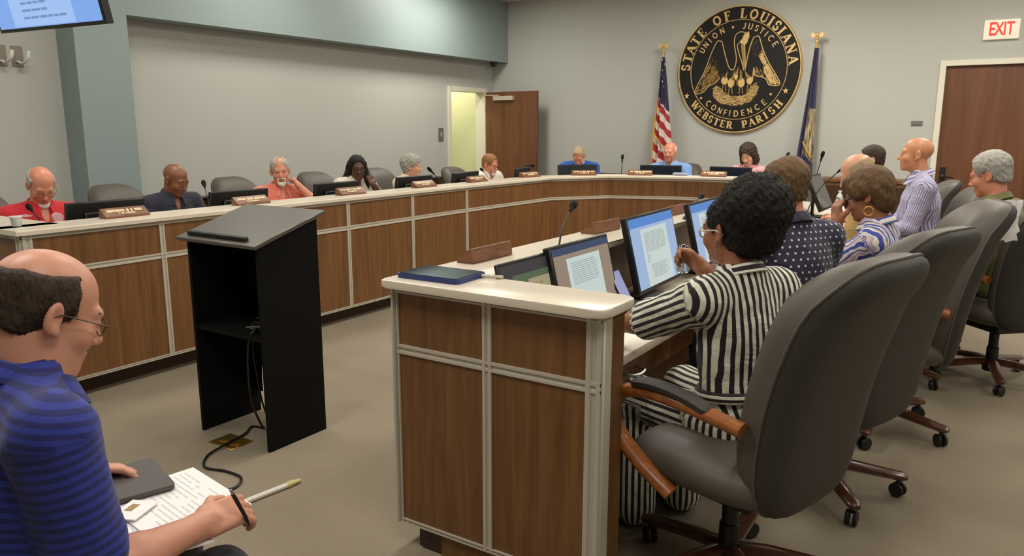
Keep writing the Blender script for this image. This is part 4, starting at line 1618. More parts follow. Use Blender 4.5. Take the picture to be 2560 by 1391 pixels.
def build_chair(label, loc, yaw, recline=0.22):
    t = thing('office_chair', label, 'chair', loc, yawz(yaw), 'charcoal office chairs around the dais')
    # seat
    b = pillow(0.54, 0.54, 0.075, 0.07, 3.6)
    for v in b.verts:
        x, y, z = v.co
        v.co = Vector((x, z, y + 0.43 - 0.02 * max(0, z * 2) ** 2 + 0.012 * (x / 0.27) ** 2))
    obj('seat', b, M['leather'], t, smooth=60)
    # back: front pad and rear shell
    ca, sa = math.cos(recline), math.sin(recline)

    def backdef(b, y0, k):
        for v in b.verts:
            x, y, z = v.co
            zz = z + 0.365                       # about 0 at the bottom .. .76 at the top
            s = zz / 0.76
            wv = 1.0 + 0.05 * math.sin(s * PI) - 0.10 * max(0, s - 0.72) / 0.28
            yy = y + 0.035 * math.sin(s * PI * 1.1) - 0.05 * max(0, s - 0.8) / 0.2 + 0.22 * x * x + y0 * (1 if k else 1)
            v.co = Vector((x * wv, -0.215 + yy * ca - zz * sa, 0.385 + zz * ca + yy * sa))
    b = pillow(0.485, 0.79, 0.105, 0.004, 4.6, flat=7)
    backdef(b, -0.008, 0)
    o = obj('backrest', b, M['leather'], t, smooth=60)
    b = pillow(0.485, 0.79, 0.004, 0.07, 4.6, flat=7)
    backdef(b, -0.012, 1)
    obj('back_shell', b, M['leather_dk'], t, smooth=60)
    b = NB()
    w_, h_, n_ = 0.487, 0.792, 4.6
    pts = []
    for i in range(64):
        a = 2 * PI * i / 64
        c, s = math.cos(a), math.sin(a)
        r = (abs(c) ** n_ + abs(s) ** n_) ** (-1 / n_)
        pts.append(Vector((r * c * w_ / 2, 0, r * s * h_ / 2)))
    tmp = NB()
    for p in pts:
        tmp.verts.new(p)
    backdef(tmp, -0.01, 0)
    tmp.verts.ensure_lookup_table()
    pp = [v.co.copy() for v in tmp.verts]
    tmp.free()
    tube(b, pp + [pp[0]], 0.005, 6, caps=False)
    obj('piping', b, M['leather'], t)
    # arms
    for s in (-1, 1):
        b = NB()
        path = spline([(s * 0.275, -0.2, 0.645), (s * 0.295, -0.05, 0.672), (s * 0.305, 0.09, 0.68), (s * 0.305, 0.19, 0.657), (s * 0.303, 0.235, 0.59),
                       (s * 0.298, 0.215, 0.52), (s * 0.285, 0.13, 0.44), (s * 0.268, 0.03, 0.375)], 6)
        tube(b, path, 0.034, 12, flat=(0.85, 0.62))
        a = obj('arm', b, M['chair_wood'], t)
        b = NB()
        tube(b, spline([(s * 0.287, -0.11, 0.672), (s * 0.298, -0.03, 0.698), (s * 0.305, 0.07, 0.708), (s * 0.305, 0.15, 0.697)], 5),
             [0.018] + [0.032] * 14 + [0.022], 8, flat=(1.0, 0.5))
        obj('arm_pad', b, M['leather_dk'], a)
        b = NB()
        lathe(b, [(0.011, 0), (0.011, 0.006), (0.002, 0.007)], (s * 0.297, -0.15, 0.652), 10, Matrix.Rotation(s * PI / 2, 3, 'Y'))
        obj('bolt_cap', b, M['black'], a)
    # mechanism, column, star base
    b = NB()
    bx(b, -0.12, 0.12, -0.14, 0.12, 0.315, 0.365, 0.01)
    obj('tilt_mechanism', b, M['black'], t)
    b = NB()
    lathe(b, [(0.045, 0.06), (0.045, 0.1), (0.032, 0.105), (0.032, 0.2), (0.026, 0.205), (0.026, 0.33)], n=18)
    obj('gas_column', b, M['black'], t)
    for k in range(5):
        a = 2 * PI * k / 5 + 0.35
        c, s = math.cos(a), math.sin(a)
        b = NB()
        tube(b, [(c * 0.03, s * 0.03, 0.115), (c * 0.12, s * 0.12, 0.112), (c * 0.25, s * 0.25, 0.095), (c * 0.325, s * 0.325, 0.085), (c * 0.34, s * 0.34, 0.082)],
             [0.034, 0.036, 0.032, 0.029, 0.018], 8, flat=(0.9, 0.62))
        lg = obj('leg', b, M['base_wood'], t)
        b = NB()
        cx, cy = c * 0.31, s * 0.31
        tube(b, [(cx, cy, 0.085), (cx, cy, 0.05)], 0.008, 8)
        ta = a + 0.9
        ax = Vector((math.cos(ta), math.sin(ta), 0))
        rot = Vector((0, 0, 1)).rotation_difference(ax).to_matrix()
        for q in (-0.022, 0.006):
            lathe(b, [(0.008, 0), (0.026, 0.001), (0.029, 0.004), (0.029, 0.012), (0.026, 0.015), (0.008, 0.016)], Vector((cx, cy, 0.03)) + ax * q, 14, rot)
        obj('caster', b, M['rubber'], lg)
    return t


CHAIRS = [
    ('charcoal office chair with wooden arms under the striped woman, nearest the camera', (-0.70, 2.45), -73, 1.08),
    ('charcoal office chair behind the man in the dotted navy shirt', (-0.60, 3.36), -70, 1.07),
    ('charcoal office chair behind the woman in the colourful blouse, lit on its front', (-0.50, 4.25), -108, 1.08),
    ('charcoal office chair behind the person in the tan shirt', (-0.55, 5.25), -92, 1.0),
    ('charcoal office chair behind the bald man in the striped shirt', (-0.55, 6.15), -108, 1.06),
    ('charcoal office chair under the man in the olive shirt, at the right picture edge', (-0.01, 5.5), -44, 1.06),
    ('charcoal office chair behind the dark haired person at the far right', (-0.85, 7.45), -100, 1.0),
    ('charcoal office chair under the man in the red shirt', (-5.78, 2.45), 92, 0.98),
    ('charcoal office chair behind the man in the navy polo', (-5.72, 3.5), 84, 0.98),
    ('charcoal office chair behind the man in the salmon shirt', (-5.72, 4.58), 92, 0.98),
    ('charcoal office chair behind the woman with long black hair', (-5.72, 5.6), 90, 0.98),
    ('charcoal office chair behind the woman with short grey hair', (-5.72, 6.55), 88, 0.98),
    ('charcoal office chair behind the ginger man in white', (-5.70, 7.9), 92, 0.94),
    ('charcoal office chair under the man in royal blue', (-5.02, 9.36), 155, 0.93),
    ('charcoal office chair under the man in light blue', (-3.66, 9.46), 180, 0.97),
    ('charcoal office chair under the curly haired woman', (-2.7, 9.5), 184, 0.95),
]
ch0 = build_chair(CHAIRS[0][0], (*CHAIRS[0][1], 0), CHAIRS[0][2])
ch0.scale = (CHAIRS[0][3],) * 3
for lb, (x, y), yw, sc_ in CHAIRS[1:]:
    c = copy_tree(ch0)
    c.location = (x, y, 0)
    c.rotation_euler = (0, 0, yawz(yw))
    c.scale = (sc_,) * 3
    c['label'] = lb


# ------------------------------------------------------------------ people: signed-distance bodies
class SD:
    def __init__(s):
        s.p = []

    def rc(s, a, b, r1, r2=None, k=0.03, op='u'):
        s.p.append(('rc', (np.array(a, float), np.array(b, float), r1, r1 if r2 is None else r2), op, k))
        return s

    def el(s, c, r, R=None, k=0.03, op='u'):
        s.p.append(('el', (np.array(c, float), np.array(r, float), None if R is None else np.array(R, float)), op, k))
        return s

    def bx(s, c, h, R=None, rr=0.01, k=0.02, op='u'):
        s.p.append(('bx', (np.array(c, float), np.array(h, float), None if R is None else np.array(R, float), rr), op, k))
        return s

    def pl(s, p, n, k=0.006):
        s.p.append(('pl', (np.array(p, float), np.array(n, float)), 'c', k))
        return s

    def noise(s, amp, freq, seed=0):
        s.p.append(('nz', (amp, freq, seed), 'n', 0))
        return s

    def bounds(s):
        lo, hi = np.full(3, 9.0), np.full(3, -9.0)
        for kd, d, op, k in s.p:
            if op == 'u':
                a, b = s.bb(kd, d)
                lo, hi = np.minimum(lo, a), np.maximum(hi, b)
        return lo, hi

    @staticmethod
    def bb(kd, d):
        if kd == 'rc':
            r = max(d[2], d[3])
            return np.minimum(d[0], d[1]) - r, np.maximum(d[0], d[1]) + r
        r = d[1].max() if kd == 'el' else np.linalg.norm(d[1]) + d[3]
        return d[0] - r, d[0] + r

    def field(s, xs, ys, zs):
        F = np.ones((len(xs), len(ys), len(zs)), np.float32)
        for kd, d, op, k in s.p:
            if op == 'n':
                amp, fr, sd_ = d
                X, Y, Z = xs[:, None, None], ys[None, :, None], zs[None, None, :]
                q = np.sin(fr * (X + 0.6 * Y) + sd_) * np.sin(fr * (Y - 0.5 * Z) + 1.3 + sd_) * np.sin(fr * (Z + 0.7 * X) + 2.1)
                q2 = np.sin(2.3 * fr * (X - 0.3 * Z)) * np.sin(2.1 * fr * (Y + 0.4 * X)) * np.sin(2.2 * fr * (Z + 0.2 * Y) + sd_)
                F += (amp * (q + 0.5 * q2)).astype(np.float32)
                continue
            if op == 'c':
                D = ((xs - d[0][0]) * d[1][0])[:, None, None] + ((ys - d[0][1]) * d[1][1])[None, :, None] + ((zs - d[0][2]) * d[1][2])[None, None, :]
                h = np.clip(0.5 - 0.5 * (D - F) / k, 0, 1)
                F = (D * (1 - h) + F * h + k * h * (1 - h)).astype(np.float32)
                continue
            lo, hi = s.bb(kd, d)
            m = k + 0.035
            i0, i1 = np.searchsorted(xs, lo[0] - m), np.searchsorted(xs, hi[0] + m)
            j0, j1 = np.searchsorted(ys, lo[1] - m), np.searchsorted(ys, hi[1] + m)
            k0, k1 = np.searchsorted(zs, lo[2] - m), np.searchsorted(zs, hi[2] + m)
            if i1 <= i0 or j1 <= j0 or k1 <= k0:
                continue
            X, Y, Z = xs[i0:i1, None, None], ys[None, j0:j1, None], zs[None, None, k0:k1]
            if kd == 'rc':
                a, b, r1, r2 = d
                ba = b - a
                L = max(1e-9, float(ba @ ba))
                px, py, pz = X - a[0], Y - a[1], Z - a[2]
                t = np.clip((px * ba[0] + py * ba[1] + pz * ba[2]) / L, 0, 1)
                D = np.sqrt((px - t * ba[0]) ** 2 + (py - t * ba[1]) ** 2 + (pz - t * ba[2]) ** 2) - (r1 + (r2 - r1) * t)
            else:
                c, r, R = d[0], d[1], d[2]
                px, py, pz = X - c[0], Y - c[1], Z - c[2]
                if R is not None:
                    px, py, pz = (px * R[0, 0] + py * R[1, 0] + pz * R[2, 0], px * R[0, 1] + py * R[1, 1] + pz * R[2, 1], px * R[0, 2] + py * R[1, 2] + pz * R[2, 2])
                if kd == 'el':
                    k0_ = np.sqrt((px / r[0]) ** 2 + (py / r[1]) ** 2 + (pz / r[2]) ** 2)
                    k1_ = np.sqrt((px / r[0] ** 2) ** 2 + (py / r[1] ** 2) ** 2 + (pz / r[2] ** 2) ** 2) + 1e-9
                    D = k0_ * (k0_ - 1) / k1_
                else:
                    rr = d[3]
                    qx, qy, qz = np.abs(px) - r[0] + rr, np.abs(py) - r[1] + rr, np.abs(pz) - r[2] + rr
                    D = np.sqrt(np.maximum(qx, 0) ** 2 + np.maximum(qy, 0) ** 2 + np.maximum(qz, 0) ** 2) + np.minimum(np.maximum(qx, np.maximum(qy, qz)), 0) - rr
            S = F[i0:i1, j0:j1, k0:k1]
            if op == 'u':
                h = np.clip(0.5 + 0.5 * (S - D) / k, 0, 1)
                F[i0:i1, j0:j1, k0:k1] = S + (D - S) * h - k * h * (1 - h)
            else:
                h = np.clip(0.5 - 0.5 * (-D - S) / k, 0, 1)
                F[i0:i1, j0:j1, k0:k1] = -D * (1 - h) + S * h + k * h * (1 - h)
        return F

    def mesh(s, h=0.014, fine=(), pad=0.03):
        """fine: list of (lo, hi, h) boxes with finer spacing"""
        lo, hi = s.bounds()
        ax = []
        for a in range(3):
            x, L = lo[a] - pad, []
            while x < hi[a] + pad:
                L.append(x)
                st = h
                for fl, fh, hf in fine:
                    if fl[a] - hf <= x <= fh[a]:
                        st = min(st, hf)
                x += st
            L.append(x)
            ax.append(np.array(L))
        F = s.field(*ax)
        return nets(F, *ax)


def nets(F, xs, ys, zs):
    S = F < 0
    nx, ny, nz = F.shape
    cnt = np.zeros((nx - 1, ny - 1, nz - 1), np.int8)
    for a in (0, 1):
        for b in (0, 1):
            for c in (0, 1):
                cnt += S[a:nx - 1 + a, b:ny - 1 + b, c:nz - 1 + c]
    act = (cnt > 0) & (cnt < 8)
    I, J, K = np.nonzero(act)
    idx = np.full(cnt.shape, -1, np.int64)
    idx[I, J, K] = np.arange(len(I))
    pos = np.zeros((len(I), 3))
    w = np.zeros(len(I))
    ed = []
    for b in (0, 1):
        for c in (0, 1):
            ed += [((0, b, c), (1, b, c)), ((b, 0, c), (b, 1, c)), ((b, c, 0), (b, c, 1))]
    for p, q in ed:
        fa = F[I + p[0], J + p[1], K + p[2]].astype(float)
        fb = F[I + q[0], J + q[1], K + q[2]].astype(float)
        m = (fa < 0) != (fb < 0)
        t = np.where(m, fa / np.where(m, fa - fb, 1), 0)
        A = np.stack([xs[I + p[0]], ys[J + p[1]], zs[K + p[2]]], 1)
        B = np.stack([xs[I + q[0]], ys[J + q[1]], zs[K + q[2]]], 1)
        pos += (A + (B - A) * t[:, None]) * m[:, None]
        w += m
    V = pos / np.maximum(w, 1)[:, None]
    Q = []
    for axis in range(3):
        sl0 = [slice(1, -1)] * 3
        sl1 = [slice(1, -1)] * 3
        sl0[axis] = slice(0, -1)
        sl1[axis] = slice(1, None)
        a, b = S[tuple(sl0)], S[tuple(sl1)]
        i, j, k = np.nonzero(a != b)
        o = [i, j, k]
        inside = a[i, j, k]
        for d in range(3):
            if d != axis:
                o[d] = o[d] + 1
        u, v = (axis + 1) % 3, (axis + 2) % 3

        def cell(du, dv):
            c = [x.copy() for x in o]
            c[u] = c[u] + du
            c[v] = c[v] + dv
            return idx[c[0], c[1], c[2]]
        q = np.stack([cell(-1, -1), cell(0, -1), cell(0, 0), cell(-1, 0)], 1)
        q[~inside] = q[~inside][:, ::-1]
        Q.append(q)
    return V, np.concatenate(Q)


def sd_obj(name, VQ, material, parent, label=None):
    V, Q = VQ
    me = bpy.data.meshes.new(name)
    me.from_pydata(V.tolist(), [], Q.tolist())
    me.polygons.foreach_set('use_smooth', [True] * len(me.polygons))
    me.update()
    return link(name, me, material, parent, label)


def strands(name, VQ, n, length, curl, material, parent, seed=1, rad=0.0007, down=0.0):
    """short loose hairs growing from a hair surface, joined into one part"""
    V, Q = VQ
    rg = np.random.default_rng(seed)
    e1, e2 = V[Q[:, 2]] - V[Q[:, 0]], V[Q[:, 3]] - V[Q[:, 1]]
    fn = np.cross(e1, e2)
    fn /= np.linalg.norm(fn, axis=1)[:, None] + 1e-12
    pick = rg.integers(0, len(Q), n)
    P0 = V[Q[pick]].mean(1)
    nr = fn[pick]
    tg = rg.normal(size=(n, 3))
    tg -= nr * (tg * nr).sum(1)[:, None]
    tg /= np.linalg.norm(tg, axis=1)[:, None] + 1e-12
    sd_ = np.cross(nr, tg)
    L = length * rg.uniform(0.5, 1.2, n)[:, None]
    a = nr * (1 - curl) + tg * curl + np.array([0, 0, -down])
    P1 = P0 + a * L * 0.5
    P2 = P1 + (nr * (1 - 1.6 * curl) + sd_ * curl * 0.9 + tg * curl * 0.4 + np.array([0, 0, -down])) * L * 0.5
    vs, fs = [], []
    for P, r in ((P0 - nr * 0.001, rad), (P1, rad * 0.8), (P2, rad * 0.3)):
        for k in range(3):
            c, s_ = math.cos(2.094 * k), math.sin(2.094 * k)
            vs.append(P + (sd_ * c + tg * s_) * r)
    VV = np.stack(vs, 1).reshape(-1, 3)
    base = (np.arange(n) * 9)[:, None]
    q = []
    for lv in (0, 3):
        for k in range(3):
            q.append(base + np.array([lv + k, lv + (k + 1) % 3, lv + 3 + (k + 1) % 3, lv + 3 + k]))
    o = sd_obj(name, (VV, np.concatenate(q)), material, parent)
    o['kind'] = 'stuff'
    return o


def skin_mat(name, rgb, lip):
    m = bpy.data.materials.new(name)
    N = NT(m)
    at = N.n('ShaderNodeAttribute', attribute_name='lip')
    g = N.n('ShaderNodeTexCoord')
    nz = N.n('ShaderNodeTexNoise')
    nz.inputs['Scale'].default_value = 22
    N.l(g.outputs['Object'], nz.inputs['Vector'])
    c0 = srgb(*rgb)
    c1 = srgb(rgb[0] * 1.02, rgb[1] * 0.9, rgb[2] * 0.86)
    base = mixc(N, mth(N, 'MULTIPLY', nz.outputs['Fac'], 0.8), c0, c1)
    c = mixc(N, at.outputs['Fac'], base, srgb(*lip))
    N.l(c, N.b.inputs['Base Color'])
    N.b.inputs['Roughness'].default_value = 0.42
    N.b.inputs['Subsurface Weight'].default_value = 0.08
    N.b.inputs['Subsurface Radius'].default_value = (0.01, 0.004, 0.002)
    return m


SKIN = {
    'fair': skin_mat('skin_fair', (218, 168, 140), (186, 110, 98)),
    'pink': skin_mat('skin_ruddy', (212, 148, 120), (176, 98, 86)),
    'tan': skin_mat('skin_tan', (206, 150, 112), (170, 100, 84)),
    'ruddy': skin_mat('skin_rosy', (204, 152, 128), (168, 104, 94)),
    'brown': skin_mat('skin_brown', (132, 88, 62), (110, 62, 52)),
    'mid': skin_mat('skin_mid_brown', (158, 108, 78), (128, 72, 60)),
    'dark': skin_mat('skin_dark_brown', (92, 62, 46), (88, 48, 44)),
}


def hair_mat(name, a, b_):
    m = bpy.data.materials.new(name)
    N = NT(m)
    g = N.n('ShaderNodeTexCoord')
    mp = N.n('ShaderNodeMapping')
    mp.inputs['Scale'].default_value = (90, 90, 30)
    N.l(g.outputs['Object'], mp.inputs['Vector'])
    nz = N.n('ShaderNodeTexNoise')
    nz.inputs['Scale'].default_value = 1.0
    nz.inputs['Detail'].default_value = 4
    nz.inputs['Distortion'].default_value = 1.0
    N.l(mp.outputs['Vector'], nz.inputs['Vector'])
    c = mixc(N, nz.outputs['Fac'], srgb(*a), srgb(*b_))
    N.l(c, N.b.inputs['Base Color'])
    N.b.inputs['Roughness'].default_value = 0.6
    N.b.inputs['Specular IOR Level'].default_value = 0.3
    bp = N.n('ShaderNodeBump')
    bp.inputs['Strength'].default_value = 0.9
    bp.inputs['Distance'].default_value = 0.006
    N.l(nz.outputs['Fac'], bp.inputs['Height'])
    N.l(bp.outputs['Normal'], N.b.inputs['Normal'])
    return m


HAIR = {
    'black': hair_mat('hair_black', (16, 14, 13), (40, 34, 30)),
    'softblack': hair_mat('hair_soft_black', (24, 20, 18), (50, 42, 36)),
    'dbrown': hair_mat('hair_dark_brown', (44, 34, 28), (78, 62, 50)),
    'brown': hair_mat('hair_brown', (78, 58, 40), (130, 102, 70)),
    'bronze': hair_mat('hair_bronze_brown', (62, 46, 34), (128, 96, 60)),
    'ginger': hair_mat('hair_ginger', (128, 84, 50), (178, 128, 86)),
    'blond': hair_mat('hair_blond', (158, 132, 100), (206, 180, 146)),
    'grey': hair_mat('hair_grey', (140, 136, 128), (206, 202, 194)),
    'white': hair_mat('hair_white', (196, 188, 176), (240, 236, 228)),
    'stub': hair_mat('hair_stubble', (92, 72, 56), (128, 104, 84)),
}


def fabric(name, build, bump=0.15):
    m = uv_mat(name, build)
    N = NT(m)
    N.b.inputs['Roughness'].default_value = 0.8
    N.b.inputs['Sheen Weight'].default_value = 0.15
    g = N.n('ShaderNodeTexCoord')
    nz = N.n('ShaderNodeTexNoise')
    nz.inputs['Scale'].default_value = 14
    nz.inputs['Detail'].default_value = 3
    nz.inputs['Distortion'].default_value = 1.2
    N.l(g.outputs['Object'], nz.inputs['Vector'])
    bp = N.n('ShaderNodeBump')
    bp.inputs['Strength'].default_value = bump * 3
    bp.inputs['Distance'].default_value = 0.02
    N.l(nz.outputs['Fac'], bp.inputs['Height'])
    N.l(bp.outputs['Normal'], N.b.inputs['Normal'])
    return m


def plain(rgb):
    def f(N, vec, u, v):
        N.b.inputs['Base Color'].default_value = srgb(*rgb)
    return f


def stripes(a, b_, per, duty=0.5, ax='u', wob=0.0):
    def f(N, vec, u, v):
        s = u if ax == 'u' else v
        if wob:
            nz = N.n('ShaderNodeTexNoise')
            nz.inputs['Scale'].default_value = 9
            N.l(vec, nz.inputs['Vector'])
            s = mth(N, 'ADD', s, mth(N, 'MULTIPLY', nz.outputs['Fac'], wob))
        fr = mth(N, 'FRACT', mth(N, 'MULTIPLY', s, 1.0 / per))
        N.l(mixc(N, mth(N, 'GREATER_THAN', fr, duty), srgb(*a), srgb(*b_)), N.b.inputs['Base Color'])
    return f


def dots(bg, fg, pu, pv, r):
    def f(N, vec, u, v):
        row = mth(N, 'FLOOR', mth(N, 'MULTIPLY', v, 1 / pv))
        off = mth(N, 'MULTIPLY', mth(N, 'MODULO', row, 2.0), 0.5)
        fu = mth(N, 'SUBTRACT', mth(N, 'FRACT', mth(N, 'ADD', mth(N, 'MULTIPLY', u, 1 / pu), off)), 0.5)
        fv = mth(N, 'SUBTRACT', mth(N, 'FRACT', mth(N, 'MULTIPLY', v, 1 / pv)), 0.5)
        d = mth(N, 'ADD', mth(N, 'MULTIPLY', mth(N, 'MULTIPLY', fu, fu), pu * pu), mth(N, 'MULTIPLY', mth(N, 'MULTIPLY', fv, fv), pv * pv))
        N.l(mixc(N, mth(N, 'LESS_THAN', d, r * r), srgb(*bg), srgb(*fg)), N.b.inputs['Base Color'])
    return f


def floral():
    def f(N, vec, u, v):
        nz = N.n('ShaderNodeTexNoise')
        nz.inputs['Scale'].default_value = 7
        nz.inputs['Detail'].default_value = 3
        N.l(vec, nz.inputs['Vector'])
        s = mth(N, 'ADD', mth(N, 'MULTIPLY', u, 14.0), mth(N, 'MULTIPLY', nz.outputs['Fac'], 2.0))
        fr = mth(N, 'FRACT', s)
        rp = N.n('ShaderNodeValToRGB')
        rp.color_ramp.interpolation = 'CONSTANT'
        el = rp.color_ramp.elements
        el[0].position, el[0].color = 0.0, srgb(58, 74, 160)
        el[1].position, el[1].color = 0.32, srgb(218, 214, 222)
        for p, c in ((0.42, (214, 196, 160)), (0.55, (70, 92, 172)), (0.68, (226, 198, 188)), (0.8, (190, 176, 210)), (0.9, (230, 224, 206))):
            e = el.new(p)
            e.color = srgb(*c)
        N.l(fr, rp.inputs['Fac'])
        N.l(rp.outputs['Color'], N.b.inputs['Base Color'])
    return f


def unit(v):
    v = np.asarray(v, float)
    return v / max(1e-9, np.linalg.norm(v))


def two_bone(S, T, l1, l2, hint):
    d = T - S
    L = np.linalg.norm(d)
    mx = (l1 + l2) * 0.995
    if L > mx:
        T = S + d / L * mx
        d, L = T - S, mx
    u = d / L
    a = (l1 * l1 - l2 * l2 + L * L) / (2 * L)
    hgt = math.sqrt(max(0, l1 * l1 - a * a))
    h = np.asarray(hint, float)
    h = unit(h - u * (h @ u))
    return S + u * a + h * hgt, T


POSES = {'rest': (0.25, 0.35, 0.25, 0.0), 'grip': (0.95, 1.1, 0.7, 0.3), 'fist': (1.3, 1.5, 1.0, 0.6), 'open': (0.1, 0.12, 0.1, -0.1), 'pinch': (0.75, 0.7, 0.45, 0.2)}


def hand(sd, W, d, dorsal, right, pose='rest', k=0.006, sc=1.0):
    d = unit(d)
    dorsal = np.asarray(dorsal, float)
    dorsal = unit(dorsal - d * (dorsal @ d))
    th = -np.cross(d, dorsal) if right else np.cross(d, dorsal)
    R = np.stack([th, d, dorsal], 1)

    def w(x, y, z):
        return W + R @ (np.array([x, y, z]) * sc)
    sd.bx(w(0, 0.047, 0), np.array([0.038, 0.044, 0.0125]) * sc, R, 0.011 * sc, 0.014)
    sd.rc(w(0, -0.01, 0), w(0, 0.02, 0), 0.027 * sc, 0.026 * sc, 0.015)
    sd.el(w(0.024, 0.03, -0.008), np.array([0.018, 0.03, 0.014]) * sc, R, 0.012)
    c1, c2, c3, tc = POSES[pose]
    for x, L, sp in ((0.028, 0.072, 0.06), (0.0095, 0.08, 0.015), (-0.0095, 0.074, -0.03), (-0.0275, 0.058, -0.08)):
        p = np.array([x, 0.086, 0.0])
        ang = 0.0
        for l, c, r1, r2 in ((0.45, c1, 0.0098, 0.009), (0.3, c2, 0.009, 0.0083), (0.25, c3, 0.0083, 0.0072)):
            ang += c
            q = p + np.array([sp * l * L * 3 * math.cos(ang), math.cos(ang) * l * L, -math.sin(ang) * l * L])
            sd.rc(w(*p), w(*q), r1 * sc, r2 * sc, k)
            p = q
    a = np.array([0.03, 0.022, -0.006])
    bq = a + np.array([0.026, 0.03, -0.012 - 0.02 * tc])
    cq = bq + np.array([0.008 - 0.03 * tc, 0.03, -0.008 - 0.02 * tc])
    sd.rc(w(*a), w(*bq), 0.0135 * sc, 0.0115 * sc, 0.01)
    sd.rc(w(*bq), w(*cq), 0.0112 * sc, 0.0085 * sc, k)
    return w


def person(label, head, yaw, pel=(0.0, 0.14), seat=0.47, hd=(0, 12, 0), sw=0.185, g=1.0, belly=0.0, skin='fair', hs=1.0, hair=None, beard=None,
           shirt=None, sleeve=0.8, sleeve_w=1.0, collar='polo', arms=None, glasses=None, brow='dbrown', res=(0.02, 0.0065), lids=0.4, trousers=(34, 36, 44), name_extra=None,
           neck_r=0.054, ears=True, earring=None, legs=True, wide_leg=None, shirt_res=0.014, hand_fine=0.006, fold=0.004, foot_y=0.0, neck_up=0.0, belt=None, jowl=0.0):
    hx, hy, hz = head
    t = thing('person', label, 'person', (hx, hy, 0), yawz(yaw))
    ry = yawz(yaw)
    cz, sz = math.cos(ry), math.sin(ry)

    def loc(p):                                   # world -> local
        x, y = p[0] - hx, p[1] - hy
        return np.array([cz * x + sz * y, -sz * x + cz * y, p[2]])
    Hc = np.array([0, 0, hz])
    hyaw, hpit, hrol = (math.radians(a) for a in hd)
    RH = np.array(Matrix.Rotation(-hyaw, 3, 'Z') @ Matrix.Rotation(-hpit, 3, 'X') @ Matrix.Rotation(hrol, 3, 'Y'))

    def hp(*v):
        return Hc + RH @ (np.array(v) * hs)
    P = np.array([pel[0], -pel[1], seat + 0.1])
    Nk = Hc + np.array([0, -0.045, -0.15]) * hs + 0.25 * (RH @ np.array([0, -0.02, -0.1]) - np.array([0, -0.02, -0.1]))
    Nk = Nk + np.array([0, 0.0, neck_up])
    ax = Nk - P
    d = unit(ax)
    ex = unit(np.cross(d, np.array([0, 1.0, 0])) * 1.0 + np.array([1e-9, 0, 0]))
    ex = unit(np.cross(np.array([0, 1.0, 0]), d))
    if ex[0] < 0:
        ex = -ex
    fw = unit(np.cross(d, ex))
    if fw[1] < 0:
        fw = -fw
    RT = np.stack([ex, fw, d], 1)
    Sh = {s: P + ax * 0.87 + ex * (s * sw) - fw * 0.005 for s in (-1, 1)}
    arms = arms or {}
    ua, fa = 0.285 * hs, 0.255 * hs
    AR = {}
    for s, key in ((1, 'R'), (-1, 'L')):
        spec = arms.get(key, {})
        T = spec.get('w')
        T = loc(T) if T is not None else np.array([s * 0.12, 0.24, seat + 0.29])
        hint = np.array(spec.get('hint', (s * 0.6, -0.5, -0.7)), float)
        E, T = two_bone(Sh[s], T, ua, fa, hint)
        AR[s] = (Sh[s], E, T, spec)
    # ---- body
    B = SD()

    def torso(sd, o):
        sd.el(P, (0.165 * g + o, 0.125 * g + o, 0.12 + o), RT, 0.06)
        sd.el(P + ax * 0.33 + fw * (0.015 + belly * 0.6), (0.15 * g + belly * 0.5 + o, 0.115 * g + belly * 0.5 + o, 0.16 + o), RT, 0.07)
        sd.el(P + ax * 0.66 + fw * 0.005, (0.165 * g + o, 0.112 * g + o, 0.165 + o), RT, 0.07)
        sd.rc(Sh[-1] + ex * 0.02, Sh[1] - ex * 0.02, 0.062 + o, 0.062 + o, 0.05)
        for s in (-1, 1):
            sd.rc(Nk + d * 0.0, Sh[s] + d * 0.01, 0.045 + o, 0.05 + o, 0.04)
    torso(B, -0.012)
    B.rc(Nk - d * 0.03, hp(0, -0.022, -0.05), neck_r + 0.008, neck_r, 0.03)
    if jowl:
        B.el(hp(0, 0.025, -0.105), np.array([0.056, 0.052, 0.032 + jowl]) * hs, RH, 0.03)
        B.rc(hp(0, 0.03, -0.1), Nk + fw * 0.03, 0.045 * hs, 0.05, 0.04)
    # head
    B.el(hp(0, -0.014, 0.04), np.array([0.074, 0.096, 0.08]) * hs, RH, 0.02)
    B.el(hp(0, 0.028, -0.03), np.array([0.062, 0.064, 0.082]) * hs, RH, 0.025)
    B.el(hp(0, 0.02, -0.07), np.array([0.052, 0.058, 0.042]) * hs, RH, 0.025)
    B.el(hp(0, 0.072, -0.095), np.array([0.024, 0.019, 0.019]) * hs, RH, 0.02)
    B.rc(hp(-0.036, 0.078, 0.022), hp(0.036, 0.078, 0.022), 0.012 * hs, k=0.018)
    for s in (-1, 1):
        B.el(hp(s * 0.038, 0.06, -0.028), np.array([0.024, 0.026, 0.026]) * hs, RH, 0.02)
        B.el(hp(s * 0.031, 0.099, 0.004), np.array([0.017, 0.014, 0.011]) * hs, RH, 0.012, 's')
    B.rc(hp(0, 0.084, 0.014), hp(0, 0.106, -0.028), 0.0075 * hs, 0.0115 * hs, 0.012)
    B.el(hp(0, 0.109, -0.032), np.array([0.0115, 0.010, 0.0095]) * hs, RH, 0.008)
